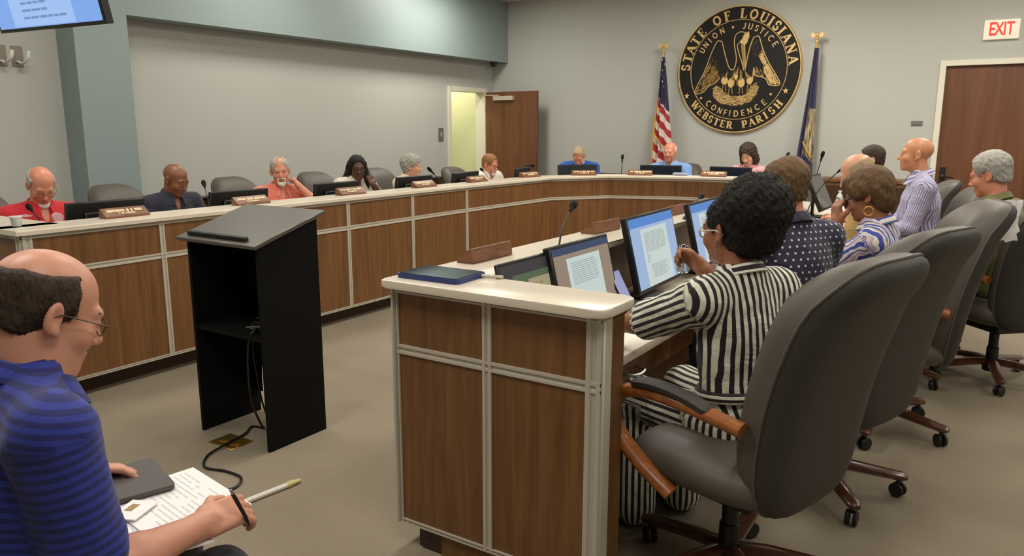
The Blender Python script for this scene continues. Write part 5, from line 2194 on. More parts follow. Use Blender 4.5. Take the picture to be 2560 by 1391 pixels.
    for s in (-1, 1):
        B.el(hp(s * 0.0125, 0.098, -0.036), np.array([0.0075, 0.009, 0.007]) * hs, RH, 0.006)
        B.el(hp(s * 0.031, 0.0815, 0.0135 - 0.008 * lids), np.array([0.0165, 0.0095, 0.006 + 0.004 * lids]) * hs, RH, 0.004)
        B.el(hp(s * 0.031, 0.080, -0.008), np.array([0.0155, 0.009, 0.0045]) * hs, RH, 0.004)
        if ears:
            RE = RH @ np.array(Matrix.Rotation(s * 0.35, 3, 'Z'))
            B.el(hp(s * 0.079, -0.012, -0.002), np.array([0.008, 0.019, 0.032]) * hs, RE, 0.008)
            B.el(hp(s * 0.085, -0.008, 0.0), np.array([0.005, 0.010, 0.018]) * hs, RE, 0.005, 's')
            B.el(hp(s * 0.076, 0.0, -0.027), np.array([0.0065, 0.009, 0.010]) * hs, RE, 0.006)
    B.rc(hp(-0.019, 0.086, -0.0605), hp(0.019, 0.086, -0.0605), 0.0062 * hs, k=0.006)
    B.rc(hp(0, 0.0925, -0.060), hp(0, 0.0925, -0.0601), 0.0055 * hs, k=0.008)
    B.rc(hp(-0.016, 0.0855, -0.0725), hp(0.016, 0.0855, -0.0725), 0.0068 * hs, k=0.006)
    B.rc(hp(-0.024, 0.0935, -0.0667), hp(0.024, 0.0935, -0.0667), 0.0022 * hs, k=0.004, op='s')
    fine = [(Hc - 0.135 * hs, Hc + 0.135 * hs, res[1])]
    # arms and hands
    for s in (-1, 1):
        S_, E, T, spec = AR[s]
        B.rc(S_, E, 0.050 * g ** 0.5, 0.041 * g ** 0.5, 0.04)
        B.rc(E, E + (T - E) * 0.35, 0.041 * g ** 0.5, 0.042 * g ** 0.5, 0.02)
        B.rc(E + (T - E) * 0.35, T, 0.042 * g ** 0.5, 0.028, 0.02)
        hd_ = spec.get('d')
        hd_ = loc(np.array(hd_) + np.array([hx, hy, 0])) if hd_ is not None else unit(T - E) * np.array([1, 1, 0.2])
        dn = spec.get('n')
        dn = loc(np.array(dn) + np.array([hx, hy, 0])) if dn is not None else np.array([0, 0.2, 1.0])
        spec['fn'] = hand(B, T, hd_, dn, s > 0, spec.get('pose', 'rest'), sc=hs * spec.get('sc', 1.0))
        if spec.get('fine', True):
            c = T + unit(hd_) * 0.09
            fine.append((c - 0.11, c + 0.11, spec.get('res', hand_fine)))
    # legs
    KN = {}
    if legs:
        for s in (-1, 1):
            hip = P + ex * (s * 0.085) - np.array([0, 0, 0.02])
            kn = np.array([pel[0] + s * 0.12, -pel[1] + 0.43, seat + 0.06])
            an = np.array([pel[0] + s * 0.12, -pel[1] + 0.42 + foot_y, 0.09])
            KN[s] = (hip, kn, an)
            B.rc(hip, kn, 0.078, 0.056, 0.04)
            B.rc(kn, an, 0.052, 0.036, 0.03)
            B.rc(an, an + np.array([0, 0.11, -0.045]), 0.034, 0.026, 0.02)
    VQ = B.mesh(res[0], fine)
    body = sd_obj('body', VQ, SKIN[skin], t)
    V = VQ[0]
    hl = ((V - Hc) @ RH) / hs
    lip = np.exp(-((hl[:, 0] / 0.021) ** 4 + ((hl[:, 2] + 0.0667) / 0.0105) ** 4)) * (hl[:, 1] > 0.06)
    at = body.data.attributes.new('lip', 'FLOAT', 'POINT')
    at.data.foreach_set('value', lip.astype(np.float32))
    # ---- eyes and brows
    for s in (-1, 1):
        b = NB()
        bmesh.ops.create_uvsphere(b, u_segments=14, v_segments=10, radius=0.0118 * hs)
        o = obj('eye', b, M['eye_white'], t)
        o.location = Vector(hp(s * 0.031, 0.0755, 0.0035))
        b = NB()
        bmesh.ops.create_uvsphere(b, u_segments=12, v_segments=8, radius=0.0062 * hs)
        for v in b.verts:
            v.co.y *= 0.4
        ir = obj('iris', b, M['iris'], o)
        gz = unit(RH @ np.array([0, 1, -0.25]))
        ir.location = Vector(gz * 0.0105 * hs)
        ir.rotation_euler = Matrix(RH.tolist()).to_euler()
        if brow:
            W_ = SD()
            W_.rc(hp(s * 0.014, 0.0875, 0.024), hp(s * 0.03, 0.0865, 0.029), 0.0042 * hs, 0.0045 * hs, 0.004)
            W_.rc(hp(s * 0.03, 0.0865, 0.029), hp(s * 0.048, 0.077, 0.024), 0.0045 * hs, 0.003 * hs, 0.004)
            sd_obj('eyebrow', W_.mesh(0.003, pad=0.01), HAIR[brow], t)
    # ---- hair
    hr = max(res[1], 0.005)
    if hair:
        kind, hm = hair[0], HAIR[hair[1]]
        A = SD()
        off = 0.006

        def skull(o, dy=0.0, dz=0.0):
            A.el(hp(0, -0.014 + dy, 0.04 + dz), (np.array([0.074, 0.096, 0.08]) + o) * hs, RH, 0.02)

        def back(o):
            A.el(hp(0, -0.045, -0.02), (np.array([0.062, 0.055, 0.07]) + o) * hs, RH, 0.03)

        def cutp(p, n):
            A.pl(hp(*p), RH @ unit(n))
        if kind in ('fringe', 'fringe_high'):
            hi_ = 0.045 if kind == 'fringe' else 0.07
            skull(0.006)
            back(-0.003)
            if kind == 'fringe':
                A.el(hp(0, 0.01, 0.14), np.array([0.1, 0.15, 0.14 - hi_]) * hs, RH, 0.015, 's')
            else:
                A.el(hp(0, -0.05, 0.125), np.array([0.1, 0.1, 0.062]) * hs, RH, 0.02, 's')
                A.el(hp(0, 0.05, 0.12), np.array([0.055, 0.1, 0.05]) * hs, RH, 0.02, 's')
            cutp((0, 0.025 if kind == 'fringe' else 0.03, 0), (0, 1, -0.12 if kind == 'fringe' else 0.15))
            cutp((0, 0, -0.062), (0, -0.25, -1))
            A.noise(0.0012, 160)
            A.noise(0.003, 45, 3)
        elif kind in ('short', 'receding', 'swept', 'crop'):
            o = {'short': 0.010, 'receding': 0.008, 'swept': 0.015, 'crop': 0.006}[kind]
            skull(o, -0.002, 0.004 if kind != 'swept' else 0.01)
            back(o - 0.007)
            fz = {'short': 0.075, 'receding': 0.055, 'swept': 0.07, 'crop': 0.07}[kind]
            A.el(hp(0, 0.115, fz - 0.095), np.array([0.078, 0.085, 0.1]) * hs, RH, 0.012, 's')
            if kind == 'receding':
                A.el(hp(0, 0.06, 0.125), np.array([0.05, 0.085, 0.035]) * hs, RH, 0.015, 's')
            cutp((0, -0.06, -0.05), (0, 0.35, -1))
            for s in (-1, 1):
                A.el(hp(s * 0.085, 0.004, -0.018), np.array([0.034, 0.034, 0.042]) * hs, RH, 0.008, 's')
            cutp((0, 0.045, 0), (0, 1, -0.25))
            A.noise(0.004 if kind == 'swept' else 0.003, 110)
        elif kind == 'fluffy':                   # short thick grey hair of an older woman
            skull(0.022, -0.008, 0.012)
            A.el(hp(0, -0.05, 0.0), np.array([0.078, 0.07, 0.085]) * hs, RH, 0.03)
            A.el(hp(0.0, 0.05, 0.085), np.array([0.06, 0.045, 0.032]) * hs, RH, 0.02)
            A.el(hp(0, 0.12, -0.03), np.array([0.075, 0.075, 0.1]) * hs, RH, 0.012, 's')
            for s in (-1, 1):
                A.el(hp(s * 0.085, 0.012, -0.03), np.array([0.035, 0.035, 0.036]) * hs, RH, 0.01, 's')
            A.noise(0.006, 85)
        elif kind == 'puff':                     # slicked sides with a big natural puff
            skull(0.006)
            back(0.006)
            A.el(hp(0, 0.115, -0.02), np.array([0.08, 0.075, 0.1]) * hs, RH, 0.012, 's')
            A.el(hp(0.0, -0.105, 0.08), np.array([0.13, 0.11, 0.112]) * hs, RH, 0.02)
            A.el(hp(0.01, -0.10, 0.0), np.array([0.1, 0.075, 0.09]) * hs, RH, 0.03)
            A.el(hp(0.03, -0.045, 0.10), np.array([0.09, 0.06, 0.05]) * hs, RH, 0.03)
            for s in (-1, 1):
                A.el(hp(s * 0.085, 0.0, -0.015), np.array([0.03, 0.026, 0.036]) * hs, RH, 0.008, 's')
            A.noise(0.004, 130)
            A.noise(0.0035, 300, 2)
        elif kind == 'curly':
            skull(0.024, -0.01, 0.012)
            for s in (-1, 1):
                A.el(hp(s * 0.07, -0.02, -0.03), np.array([0.045, 0.06, 0.085]) * hs, RH, 0.03)
                A.el(hp(s * 0.078, -0.01, -0.085), np.array([0.04, 0.05, 0.05]) * hs, RH, 0.03)
            A.el(hp(0, -0.07, -0.05), np.array([0.08, 0.05, 0.1]) * hs, RH, 0.03)
            A.el(hp(0, 0.095, -0.03), np.array([0.07, 0.095, 0.105]) * hs, RH, 0.012, 's')
            A.noise(0.008, 70)
        elif kind == 'long':
            skull(0.012, -0.004, 0.006)
            for s in (-1, 1):
                A.rc(hp(s * 0.07, -0.02, 0.03), hp(s * 0.1, -0.025, -0.12), 0.035 * hs, 0.045 * hs, 0.03)
                A.rc(hp(s * 0.1, -0.025, -0.12), hp(s * 0.105, 0.0, -0.2), 0.045 * hs, 0.022 * hs, 0.03)
            A.el(hp(0, -0.06, -0.06), np.array([0.09, 0.05, 0.14]) * hs, RH, 0.03)
            A.el(hp(0, 0.095, -0.02), np.array([0.078, 0.095, 0.105]) * hs, RH, 0.012, 's')
            A.el(hp(0, 0.06, -0.12), np.array([0.085, 0.075, 0.12]) * hs, RH, 0.012, 's')
            A.noise(0.004, 60)
        elif kind == 'bob':
            skull(0.018, -0.008, 0.008)
            A.el(hp(0, -0.06, -0.01), np.array([0.085, 0.062, 0.095]) * hs, RH, 0.03)
            A.el(hp(0.03, 0.055, 0.085), np.array([0.06, 0.055, 0.035]) * hs, RH, 0.03)
            for s in (-1, 1):
                A.el(hp(s * 0.072, 0.02, 0.03), np.array([0.02, 0.045, 0.05]) * hs, RH, 0.02)
                A.el(hp(s * 0.09, 0.022, -0.045), np.array([0.04, 0.045, 0.045]) * hs, RH, 0.015, 's')
            A.el(hp(0, 0.125, -0.045), np.array([0.075, 0.08, 0.1]) * hs, RH, 0.012, 's')
            A.noise(0.004, 60)
        hv = A.mesh(hr, pad=0.02)
        sd_obj('hair', hv, hm, t)
        if len(hair) > 2:
            strands('loose_hairs', hv, *hair[2:5], hm, t, seed=int(abs(hx) * 100), down=hair[5] if len(hair) > 5 else 0.0)
    if beard:
        kind, hm = beard[0], HAIR[beard[1]]
        A = SD()
        if kind in ('goatee', 'full'):
            A.rc(hp(-0.026, 0.088, -0.054), hp(0, 0.0985, -0.047), 0.006 * hs, 0.0075 * hs, 0.006)
            A.rc(hp(0.026, 0.088, -0.054), hp(0, 0.0985, -0.047), 0.006 * hs, 0.0075 * hs, 0.006)
            A.el(hp(0, 0.078, -0.102), np.array([0.032, 0.024, 0.024]) * hs, RH, 0.012)
            for s in (-1, 1):
                A.rc(hp(s * 0.029, 0.085, -0.056), hp(s * 0.028, 0.08, -0.09), 0.0068 * hs, 0.009 * hs, 0.008)
        if kind == 'full':
            for s in (-1, 1):
                A.rc(hp(s * 0.03, 0.07, -0.098), hp(s * 0.062, 0.018, -0.065), 0.018 * hs, 0.014 * hs, 0.012)
                A.rc(hp(s * 0.062, 0.018, -0.065), hp(s * 0.07, 0.002, -0.01), 0.013 * hs, 0.008 * hs, 0.01)
        if kind == 'chin':
            A.el(hp(0, 0.074, -0.108), np.array([0.036, 0.028, 0.024]) * hs, RH, 0.012)
            for s in (-1, 1):
                A.rc(hp(s * 0.022, 0.07, -0.1), hp(s * 0.055, 0.03, -0.075), 0.014 * hs, 0.008 * hs, 0.01)
        A.noise(0.0015, 200)
        sd_obj('beard', A.mesh(max(0.004, hr * 0.8), pad=0.015), hm, t)
    # ---- shirt
    if shirt:
        C = SD()
        torso(C, 0.006)
        for s in (-1, 1):
            S_, E, T, spec = AR[s]
            sv = spec.get('sleeve', sleeve)
            gg = g ** 0.5 * sleeve_w
            if sv <= 1:
                C.rc(S_, S_ + (E - S_) * sv, 0.062 * gg, 0.060 * gg, 0.035)
                e1 = S_ + (E - S_) * sv
                dd = unit(E - S_)
            else:
                C.rc(S_, E, 0.062 * gg, 0.054 * gg, 0.035)
                e1 = E + (T - E) * (sv - 1)
                C.rc(E, e1, 0.054 * gg, 0.045 * gg, 0.02)
                dd = unit(T - E)
            C.el(e1 + dd * 0.066 * gg, (0.066 * gg,) * 3, None, 0.008, 's')
        C.rc(Nk - d * 0.07, Nk + d * 0.02, neck_r + 0.026, neck_r + 0.017, 0.03)
        # neck opening
        C.rc(Nk + d * 0.1, Nk + d * 0.035, neck_r + 0.02, neck_r + 0.008, 0.008, 's')
        if collar == 'polo':
            C.el(Nk + fw * 0.085 - d * 0.02, np.array([0.026, 0.04, 0.075]), RT, 0.015, 's')
        elif collar == 'v':
            C.el(Nk + fw * 0.09 - d * 0.02, np.array([0.034, 0.04, 0.10]), RT, 0.015, 's')
        if fold:
            C.noise(fold, 30, hx * 10)
        CV = C.mesh(shirt_res)
        so = sd_obj('shirt', CV, shirt, t)
        V = CV[0]
        uv = np.zeros((len(V), 3))
        q = (V - P) @ RT
        uv[:, 0] = q[:, 0] + np.sign(q[:, 0]) * np.maximum(0, q[:, 1] + 0.02) * 0.6
        uv[:, 1] = q[:, 2]
        for s in (-1, 1):
            S_, E, T, spec = AR[s]
            for a_, b_, base in ((S_, E, 0.0), (E, T, ua)):
                ba = b_ - a_
                tt = ((V - a_) @ ba) / (ba @ ba)
                pr = V - a_ - np.clip(tt, 0, 1)[:, None] * ba
                dist = np.linalg.norm(pr, axis=1)
                lat = np.abs(q[:, 0])
                m = (dist < 0.085) & (tt > (0.0 if base == 0 else 0.0)) & (lat > sw * 0.92) if base == 0 else (dist < 0.075) & (tt > 0)
                u1 = unit(ba)
                r1 = unit(np.cross(u1, fw))
                r2 = np.cross(u1, r1)
                an = np.arctan2(pr @ r1, pr @ r2)
                uv[m, 0] = an[m] * 0.07
                uv[m, 1] = base + np.clip(tt[m], 0, 1.2) * np.linalg.norm(ba)
        fab_attr(so.data, uv)
        if collar in ('polo', 'v', 'band'):
            n_ = 40
            gap = {'polo': 0.42, 'v': 0.6, 'band': 0.12}[collar]
            hgt = 0.034 if collar != 'band' else 0.026
            rad = Nk + d * 0.0
            ring_, uvk = [], []
            b = NB()
            for i in range(n_ + 1):
                a = PI / 2 + gap + (2 * PI - 2 * gap) * i / n_
                ca, sa = math.cos(a), math.sin(a)
                front = max(0.0, sa)
                e_ = min(i, n_ - i) / n_
                tip = max(0.0, 1 - e_ / 0.16) if collar == 'polo' else 0.0
                rr_ = neck_r + 0.013
                lift_ = 0.030 - 0.022 * sa
                base = rad + ex * (rr_ * ca) + fw * (rr_ * 1.06 * sa + 0.004)
                out = ex * ca + fw * sa
                tp = base + d * lift_
                prof = [tp - out * 0.001 - d * hgt * 0.9, tp - out * 0.002, tp + d * 0.004 + out * 0.004, tp + out * 0.010,
                        tp + out * (0.026 + 0.012 * tip) - d * (hgt + 0.026 * tip) + fw * 0.012 * tip,
                        tp + out * (0.021 + 0.012 * tip) - d * (hgt + 0.004 + 0.026 * tip) + fw * 0.012 * tip, tp + out * 0.007 - d * 0.004]
                ring_.append([b.verts.new(Vector(p_)) for p_ in prof])
                uvk += [(k_ * 0.011, k_ * 0.011, 0.0) for k_ in (0, 1, 2, 3, 5, 5, 3)]
            kk = len(ring_[0])
            for i in range(n_):
                for q_ in range(kk):
                    b.faces.new((ring_[i][q_], ring_[i][(q_ + 1) % kk], ring_[i + 1][(q_ + 1) % kk], ring_[i + 1][q_]))
            b.faces.new(ring_[0][::-1])
            b.faces.new(ring_[-1])
            ko = obj('collar', b, shirt, t, smooth=70)
            fab_attr(ko.data, uvk)
    if belt:
        C = SD()
        C.el(P + ax * 0.2 + fw * 0.005, (0.158 * g + 0.02, 0.122 * g + 0.02, 0.2), RT, 0.03)
        C.pl(P + ax * 0.2 + d * 0.017, d)
        C.pl(P + ax * 0.2 - d * 0.017, -d)
        bv = C.mesh(0.009)
        bo = sd_obj('belt', bv, belt, t)
        fab_attr(bo.data, np.stack([((bv[0] - P) @ d), bv[0][:, 0], bv[0][:, 1]], 1))
    # ---- trousers
    if legs:
        C = SD()
        C.el(P - d * 0.05, (0.166 * g, 0.126 * g, 0.105), RT, 0.05)
        for s in (-1, 1):
            hip, kn, an = KN[s]
            wl = wide_leg or 1.0
            C.rc(hip, kn, 0.086 * (1 + 0.12 * (wl - 1)), 0.066 * wl ** 0.5, 0.04)
            C.rc(kn, an + np.array([0, 0, 0.0]), 0.064 * wl ** 0.5, 0.052 * wl, 0.03)
        tv = C.mesh(max(0.016, shirt_res))
        tm = trousers if not isinstance(trousers, tuple) else fabric('trouser_cloth', plain(trousers))
        to = sd_obj('trousers', tv, tm, t)
        V = tv[0]
        uv = np.zeros((len(V), 3))
        q = (V - P) @ RT
        uv[:, 0] = np.arctan2(q[:, 0], -q[:, 1]) * 0.15
        uv[:, 1] = q[:, 2]
        for s in (-1, 1):
            hip, kn, an = KN[s]
            for a_, b_ in ((hip, kn), (kn, an)):
                ba = b_ - a_
                tt = ((V - a_) @ ba) / (ba @ ba)
                pr = V - a_ - np.clip(tt, 0, 1)[:, None] * ba
                m = (np.linalg.norm(pr, axis=1) < 0.13) & (tt > 0.25 if a_ is hip else tt > 0) & ((V[:, 0] - pel[0]) * s > 0)
                u1 = unit(ba)
                r1 = unit(np.cross(u1, ex))
                r2 = np.cross(u1, r1)
                uv[m, 0] = np.arctan2(pr[m] @ r1, pr[m] @ r2) * 0.085
                uv[m, 1] = np.clip(tt[m], 0, 1.2) * np.linalg.norm(ba)
        fab_attr(to.data, uv)
        for s in (-1, 1):
            an = KN[s][2]
            A = SD()
            A.rc(an + np.array([0, -0.02, -0.045]), an + np.array([0, 0.13, -0.055]), 0.04, 0.033, 0.03)
            A.rc(an + np.array([0, 0, -0.02]), an + np.array([0, 0.05, -0.045]), 0.042, 0.036, 0.03)
            A.pl((0, 0, 0.004), (0, 0, -1))
            sd_obj('shoe', A.mesh(0.014), M['black'], t)
    # ---- glasses
    if glasses:
        b = NB()
        for s in (-1, 1):
            cxx = s * 0.031
            pts = []
            for i in range(21):
                a = 2 * PI * i / 20
                pts.append(Vector(hp(cxx + 0.0235 * math.cos(a), 0.1005 - 0.005 * abs(math.cos(a) + s * 0.4), -0.002 + 0.0175 * math.sin(a))))
            tube(b, pts, glasses[1] * hs, 5, caps=False)
            tube(b, [Vector(hp(s * 0.0545, 0.097, 0.004)), Vector(hp(s * 0.072, 0.07, 0.006)), Vector(hp(s * 0.081, 0.0, 0.008)), Vector(hp(s * 0.08, -0.03, -0.008))], glasses[1] * hs, 5)
        tube(b, [Vector(hp(-0.0085, 0.103, 0.001)), Vector(hp(0, 0.106, 0.003)), Vector(hp(0.0085, 0.103, 0.001))], glasses[1] * hs, 5)
        obj('glasses', b, glasses[0], t)
    if earring:
        for s in (-1, 1):
            b = NB()
            c = hp(s * 0.082, -0.002, -0.05 - earring[1])
            if earring[0] == 'hoop':
                tube(b, [Vector(c + RH @ np.array([0, math.cos(2 * PI * i / 16), math.sin(2 * PI * i / 16)]) * earring[1]) for i in range(17)], 0.0028, 6, caps=False)
            else:
                top = hp(s * 0.08, -0.002, -0.034)
                for k in range(4):
                    tube(b, [Vector(top + np.array([0, 0, -0.012 * k - 0.002])), Vector(top + np.array([0.003 * (k % 2), 0.002, -0.012 * k - 0.013]))], [0.0035, 0.0022], 6)
            obj('earring', b, M['brass'] if earring[0] == 'hoop' else M['steel'], t)
    return t, AR, loc, hp


M['eye_white'] = mat('eye_white', srgb(206, 198, 190), 0.25)
M['iris'] = mat('iris_dark', srgb(44, 32, 26), 0.2)
GLS_DK = mat('dark_glasses_frame', srgb(34, 30, 30), 0.35)
GLS_CL = mat('pale_glasses_frame', srgb(214, 204, 190), 0.25)
GLS_WIRE = mat('wire_glasses_frame', srgb(96, 82, 70), 0.35, metal=0.5)


# ------------------------------------------------------------------ people: who sits where
rm = person('man in a red shirt with white goatee, bald on top, reading', (-5.42, 2.597, 1.165), 92, hd=(10, 34, 0), g=1.12, sw=0.2, skin='pink',
       hair=('fringe', 'grey'), beard=('chin', 'white'), shirt=fabric('red_shirt', plain((196, 30, 42))), sleeve=0.85, glasses=(GLS_WIRE, 0.0014), brow='grey', lids=1.0)
person('bald man in a navy polo shirt looking down', (-5.45, 3.598, 1.145), 88, neck_up=0.02, hd=(-12, 24, 0), g=1.08, sw=0.2, skin='brown',
       hair=None, shirt=fabric('navy_polo', plain((26, 28, 48))), sleeve=0.85, brow='black', beard=None, lids=1.0)
person('man in a salmon shirt resting his cheek on his hand', (-5.42, 4.595, 1.165), 102, hd=(26, 4, 4), g=1.08, sw=0.195, skin='pink',
       hair=('receding', 'grey'), beard=('goatee', 'white'), shirt=fabric('salmon_shirt', plain((226, 124, 104))), sleeve=0.8, brow='grey', lids=0.4,
       arms={'L': dict(w=(-5.32, 4.715, 1.03), d=(-0.25, -0.3, 0.6), n=(0.7, 0.5, 0.3), pose='fist', hint=(-0.6, 0.2, -0.8))})
person('woman with long black hair and glasses in a white top, hand at chin', (-5.45, 5.577, 1.15), 105, neck_up=0.035, hd=(18, 8, 0), g=0.95, sw=0.17, skin='dark',
       hair=('long', 'black'), shirt=fabric('white_top', plain((226, 218, 202))), sleeve=1.3, collar='v', glasses=(GLS_DK, 0.0022), brow='black', hs=0.96,
       arms={'L': dict(w=(-5.27, 5.60, 1.0), d=(-0.3, 0.05, 0.5), n=(0.6, -0.2, 0.2), pose='grip', hint=(-0.5, 0.2, -0.8))}, earring=('hoop', 0.012))
person('older woman with short grey hair seen in profile', (-5.5, 6.462, 1.128), 85, neck_up=0.02, hd=(-22, 2, 0), g=0.92, sw=0.165, skin='fair', hs=0.96,
       hair=('fluffy', 'grey', 2000, 0.018, 0.8), shirt=fabric('cream_blouse', plain((220, 206, 180))), sleeve=0.9, brow='grey', collar='band')
person('ginger man in a white shirt with glasses and pale beard', (-5.45, 7.874, 1.095), 100, neck_up=0.04, hd=(-14, 16, 0), g=1.1, sw=0.2, skin='pink',
       hair=('short', 'ginger'), beard=('goatee', 'white'), shirt=fabric('white_shirt', plain((232, 224, 214))), sleeve=0.9, glasses=(GLS_DK, 0.0018), brow='ginger', lids=0.8)
person('man in a royal blue shirt with head bowed and white beard', (-4.899, 9.15, 1.165), 158, neck_up=0.06, pel=(0, 0.2), hd=(6, 34, 0), g=1.1, sw=0.205, skin='pink',
       hair=('crop', 'blond'), beard=('full', 'white'), shirt=fabric('royal_blue_shirt', plain((44, 92, 190))), sleeve=0.85, brow='grey', lids=1.0)
person('balding man in a light blue shirt in front of the national flag', (-3.684, 9.3, 1.245), 176, hd=(0, 6, -4), g=1.1, sw=0.205, skin='pink',
       hair=('fringe', 'white'), shirt=fabric('light_blue_shirt', plain((128, 166, 224))), sleeve=0.9, brow='white', lids=0.6, glasses=(GLS_CL, 0.0012))
person('woman with curly brown hair in a pink striped shirt', (-2.704, 9.3, 1.227), 182, hd=(4, 26, 6), g=0.9, sw=0.165, skin='fair', hs=0.96,
       hair=('curly', 'dbrown', 2500, 0.03, 0.7, 0.3), shirt=fabric('pink_stripe_shirt', stripes((224, 196, 190), (206, 120, 128), 0.022)), sleeve=1.2, brow='dbrown', lids=1.0)

# right side
STR = fabric('black_white_stripes', stripes((226, 224, 206), (30, 20, 28), 0.0255, 0.52, 'u', 0.004), 0.2)
person('woman in black and white striped jumpsuit with hair in a natural puff', (-0.79, 2.58, 1.205), -62, pel=(0.0, 0.10), seat=0.47, hd=(-6, 6, 0), g=0.96, sw=0.175, skin='mid', hs=1.0,
       hair=('puff', 'black', 6000, 0.026, 0.75), shirt=STR, sleeve=1.0, sleeve_w=1.22, collar='band', glasses=(GLS_CL, 0.003), brow='black', res=(0.012, 0.005), shirt_res=0.0065,
       arms={'L': dict(w=(-1.27, 2.66, 0.785), d=(-0.3, -0.1, -0.05), n=(0, 0, 1), pose='rest', hint=(-0.7, -0.1, -0.6), res=0.005),
             'R': dict(w=(-0.965, 2.82, 1.02), d=(-0.35, 0.1, 0.2), n=(0.35, 0.75, 0.3), pose='grip', hint=(0.5, 0.2, -0.9), res=0.005)},
       trousers=STR, belt=fabric('striped_belt', stripes((226, 224, 206), (30, 20, 28), 0.02, 0.5)), wide_leg=1.6, earring=('drop', 0.03), hand_fine=0.005)
DOT = fabric('dotted_navy_shirt', dots((34, 32, 56), (196, 196, 206), 0.031, 0.026, 0.0048))
person('man in a navy dotted shirt seen from behind', (-0.804, 3.3, 1.305), -58, pel=(0.0, 0.12), seat=0.52, hd=(-4, 8, 0), g=1.15, sw=0.205, skin='pink',
       hair=('receding', 'brown', 3000, 0.012, 0.8, 0.4), shirt=DOT, sleeve=0.9, brow='brown', res=(0.016, 0.006), shirt_res=0.011)
person('woman in a colourful blue blouse pinching her glasses, gold hoop earrings', (-0.605, 4.15, 1.22), -88, pel=(0.0, 0.10), seat=0.47, hd=(0, 18, 0), g=0.95, sw=0.17, skin='mid',
       hair=('bob', 'bronze', 3500, 0.02, 0.85, 0.6), shirt=fabric('floral_blouse', floral()), sleeve=0.9, collar='band', brow='dbrown', res=(0.014, 0.0055), shirt_res=0.011,
       glasses=(GLS_DK, 0.0028), earring=('hoop', 0.022),
       arms={'L': dict(w=(-0.735, 4.13, 1.075), d=(-0.05, 0.05, 0.5), n=(-0.7, -0.6, 0.1), pose='pinch', hint=(-0.3, 0.5, -0.9), res=0.006)})
person('balding man in a tan shirt half hidden behind the blouse woman', (-0.83, 5.2, 1.265), -92, pel=(0.0, 0.2), seat=0.5, hd=(0, 26, 0), g=1.15, sw=0.205, skin='fair',
       hair=('fringe', 'blond'), shirt=fabric('tan_shirt', plain((186, 150, 92))), sleeve=0.9, brow='blond')
person('bald man in a blue striped dress shirt sitting upright', (-0.614, 6.2, 1.36), -102, pel=(0.0, 0.1), seat=0.52, hd=(4, -2, 0), g=1.12, sw=0.205, skin='tan',
       hair=None, shirt=fabric('blue_stripe_shirt', stripes((206, 202, 222), (128, 126, 178), 0.016)), sleeve=1.8, brow='blond', beard=None)
person('dark haired person barely visible behind the tan shirt man', (-1.077, 7.4, 1.27), -100, pel=(0.0, 0.12), seat=0.48, hd=(0, 10, 0), g=1.0, sw=0.19, skin='fair',
       hair=('short', 'dbrown'), shirt=fabric('dark_shirt', plain((60, 54, 52))), sleeve=0.9, brow='dbrown')
person('grey haired man in an olive green shirt at the right edge', (-0.137, 5.6, 1.262), -66, pel=(0.0, 0.16), seat=0.48, hd=(-12, 16, 0), g=1.18, sw=0.21, skin='pink', hs=1.06,
       hair=('swept', 'grey', 3000, 0.016, 0.8, 0.3), shirt=fabric('olive_shirt', plain((112, 110, 64))), sleeve=0.9, brow='grey')
# foreground man
POLO = fabric('blue_striped_polo', stripes((36, 50, 144), (22, 30, 100), 0.02, 0.5, 'v', 0.004), 0.05)
fgp = person('seated man in a royal blue striped polo writing on papers in the foreground', (-1.64, 0.765, 1.175), 8, pel=(0.0, 0.16), seat=0.44, hd=(0, 24, 0), g=1.2, belly=0.05, sw=0.21, skin='ruddy', hs=1.06, jowl=0.012,
             hair=('fringe_high', 'dbrown', 7000, 0.010, 0.95, 0.5), shirt=POLO, sleeve=0.8, sleeve_w=1.1, glasses=(GLS_WIRE, 0.0016), brow='brown', res=(0.012, 0.0045), shirt_res=0.009, lids=1.0, neck_r=0.062, neck_up=0.03,
             arms={'R': dict(w=(-1.47, 0.965, 0.66), d=(0.05, 0.3, 0.02), n=(0.5, -0.1, 0.8), pose='pinch', hint=(0.35, -0.8, -0.9), res=0.0045),
                   'L': dict(w=(-1.96, 0.92, 0.67), d=(0.15, 0.3, 0.0), n=(-0.3, 0, 1), pose='rest', hint=(-0.7, -0.5, -0.3), res=0.006)})
sheet('printed white sheet on the lap of the foreground man', (-1.67, 1.03, 0.632), -0.16, 0.31, 0.24, 12, name='paper_sheet')
sheet('second printed sheet under the hand of the foreground man', (-1.60, 0.93, 0.627), -0.4, 0.28, 0.2, 10, name='paper_sheet')
t = thing('charcoal_folder', 'charcoal grey folder on the lap of the foreground man', 'folder', (-1.84, 1.02, 0.64), -0.3)
b = NB()
prism(b, rounded([(-0.11, -0.07), (0.1, -0.07), (0.1, 0.08), (-0.11, 0.08)], [0.015] * 4), 0, 0.012)
obj('cover', b, M['charcoal'], t)
t = thing('name_badge', 'small printed card beside the charcoal folder', 'card', (-1.70, 0.94, 0.64), 0.4)
b = NB()
bx(b, -0.035, 0.035, -0.045, 0.045, 0, 0.003)
obj('card', b, M['paper'], t)
b = NB()
bx(b, -0.02, 0.0, -0.01, 0.025, 0.003, 0.0036)
obj('print', b, E_ORANGE, t)
t = thing('pen', 'black pen held in the right hand of the foreground man', 'pen', (-1.415, 1.055, 0.65))
b = NB()
tube(b, [(0, -0.005, -0.012), (0, -0.012, 0.01), (-0.01, -0.035, 0.075)], [0.002, 0.0045, 0.0048], 8)
obj('barrel', b, M['black'], t)
b = NB()
tube(b, [(-0.01, -0.035, 0.075), (-0.0115, -0.039, 0.087)], 0.0035, 8)
obj('cap_end', b, M['steel'], t)
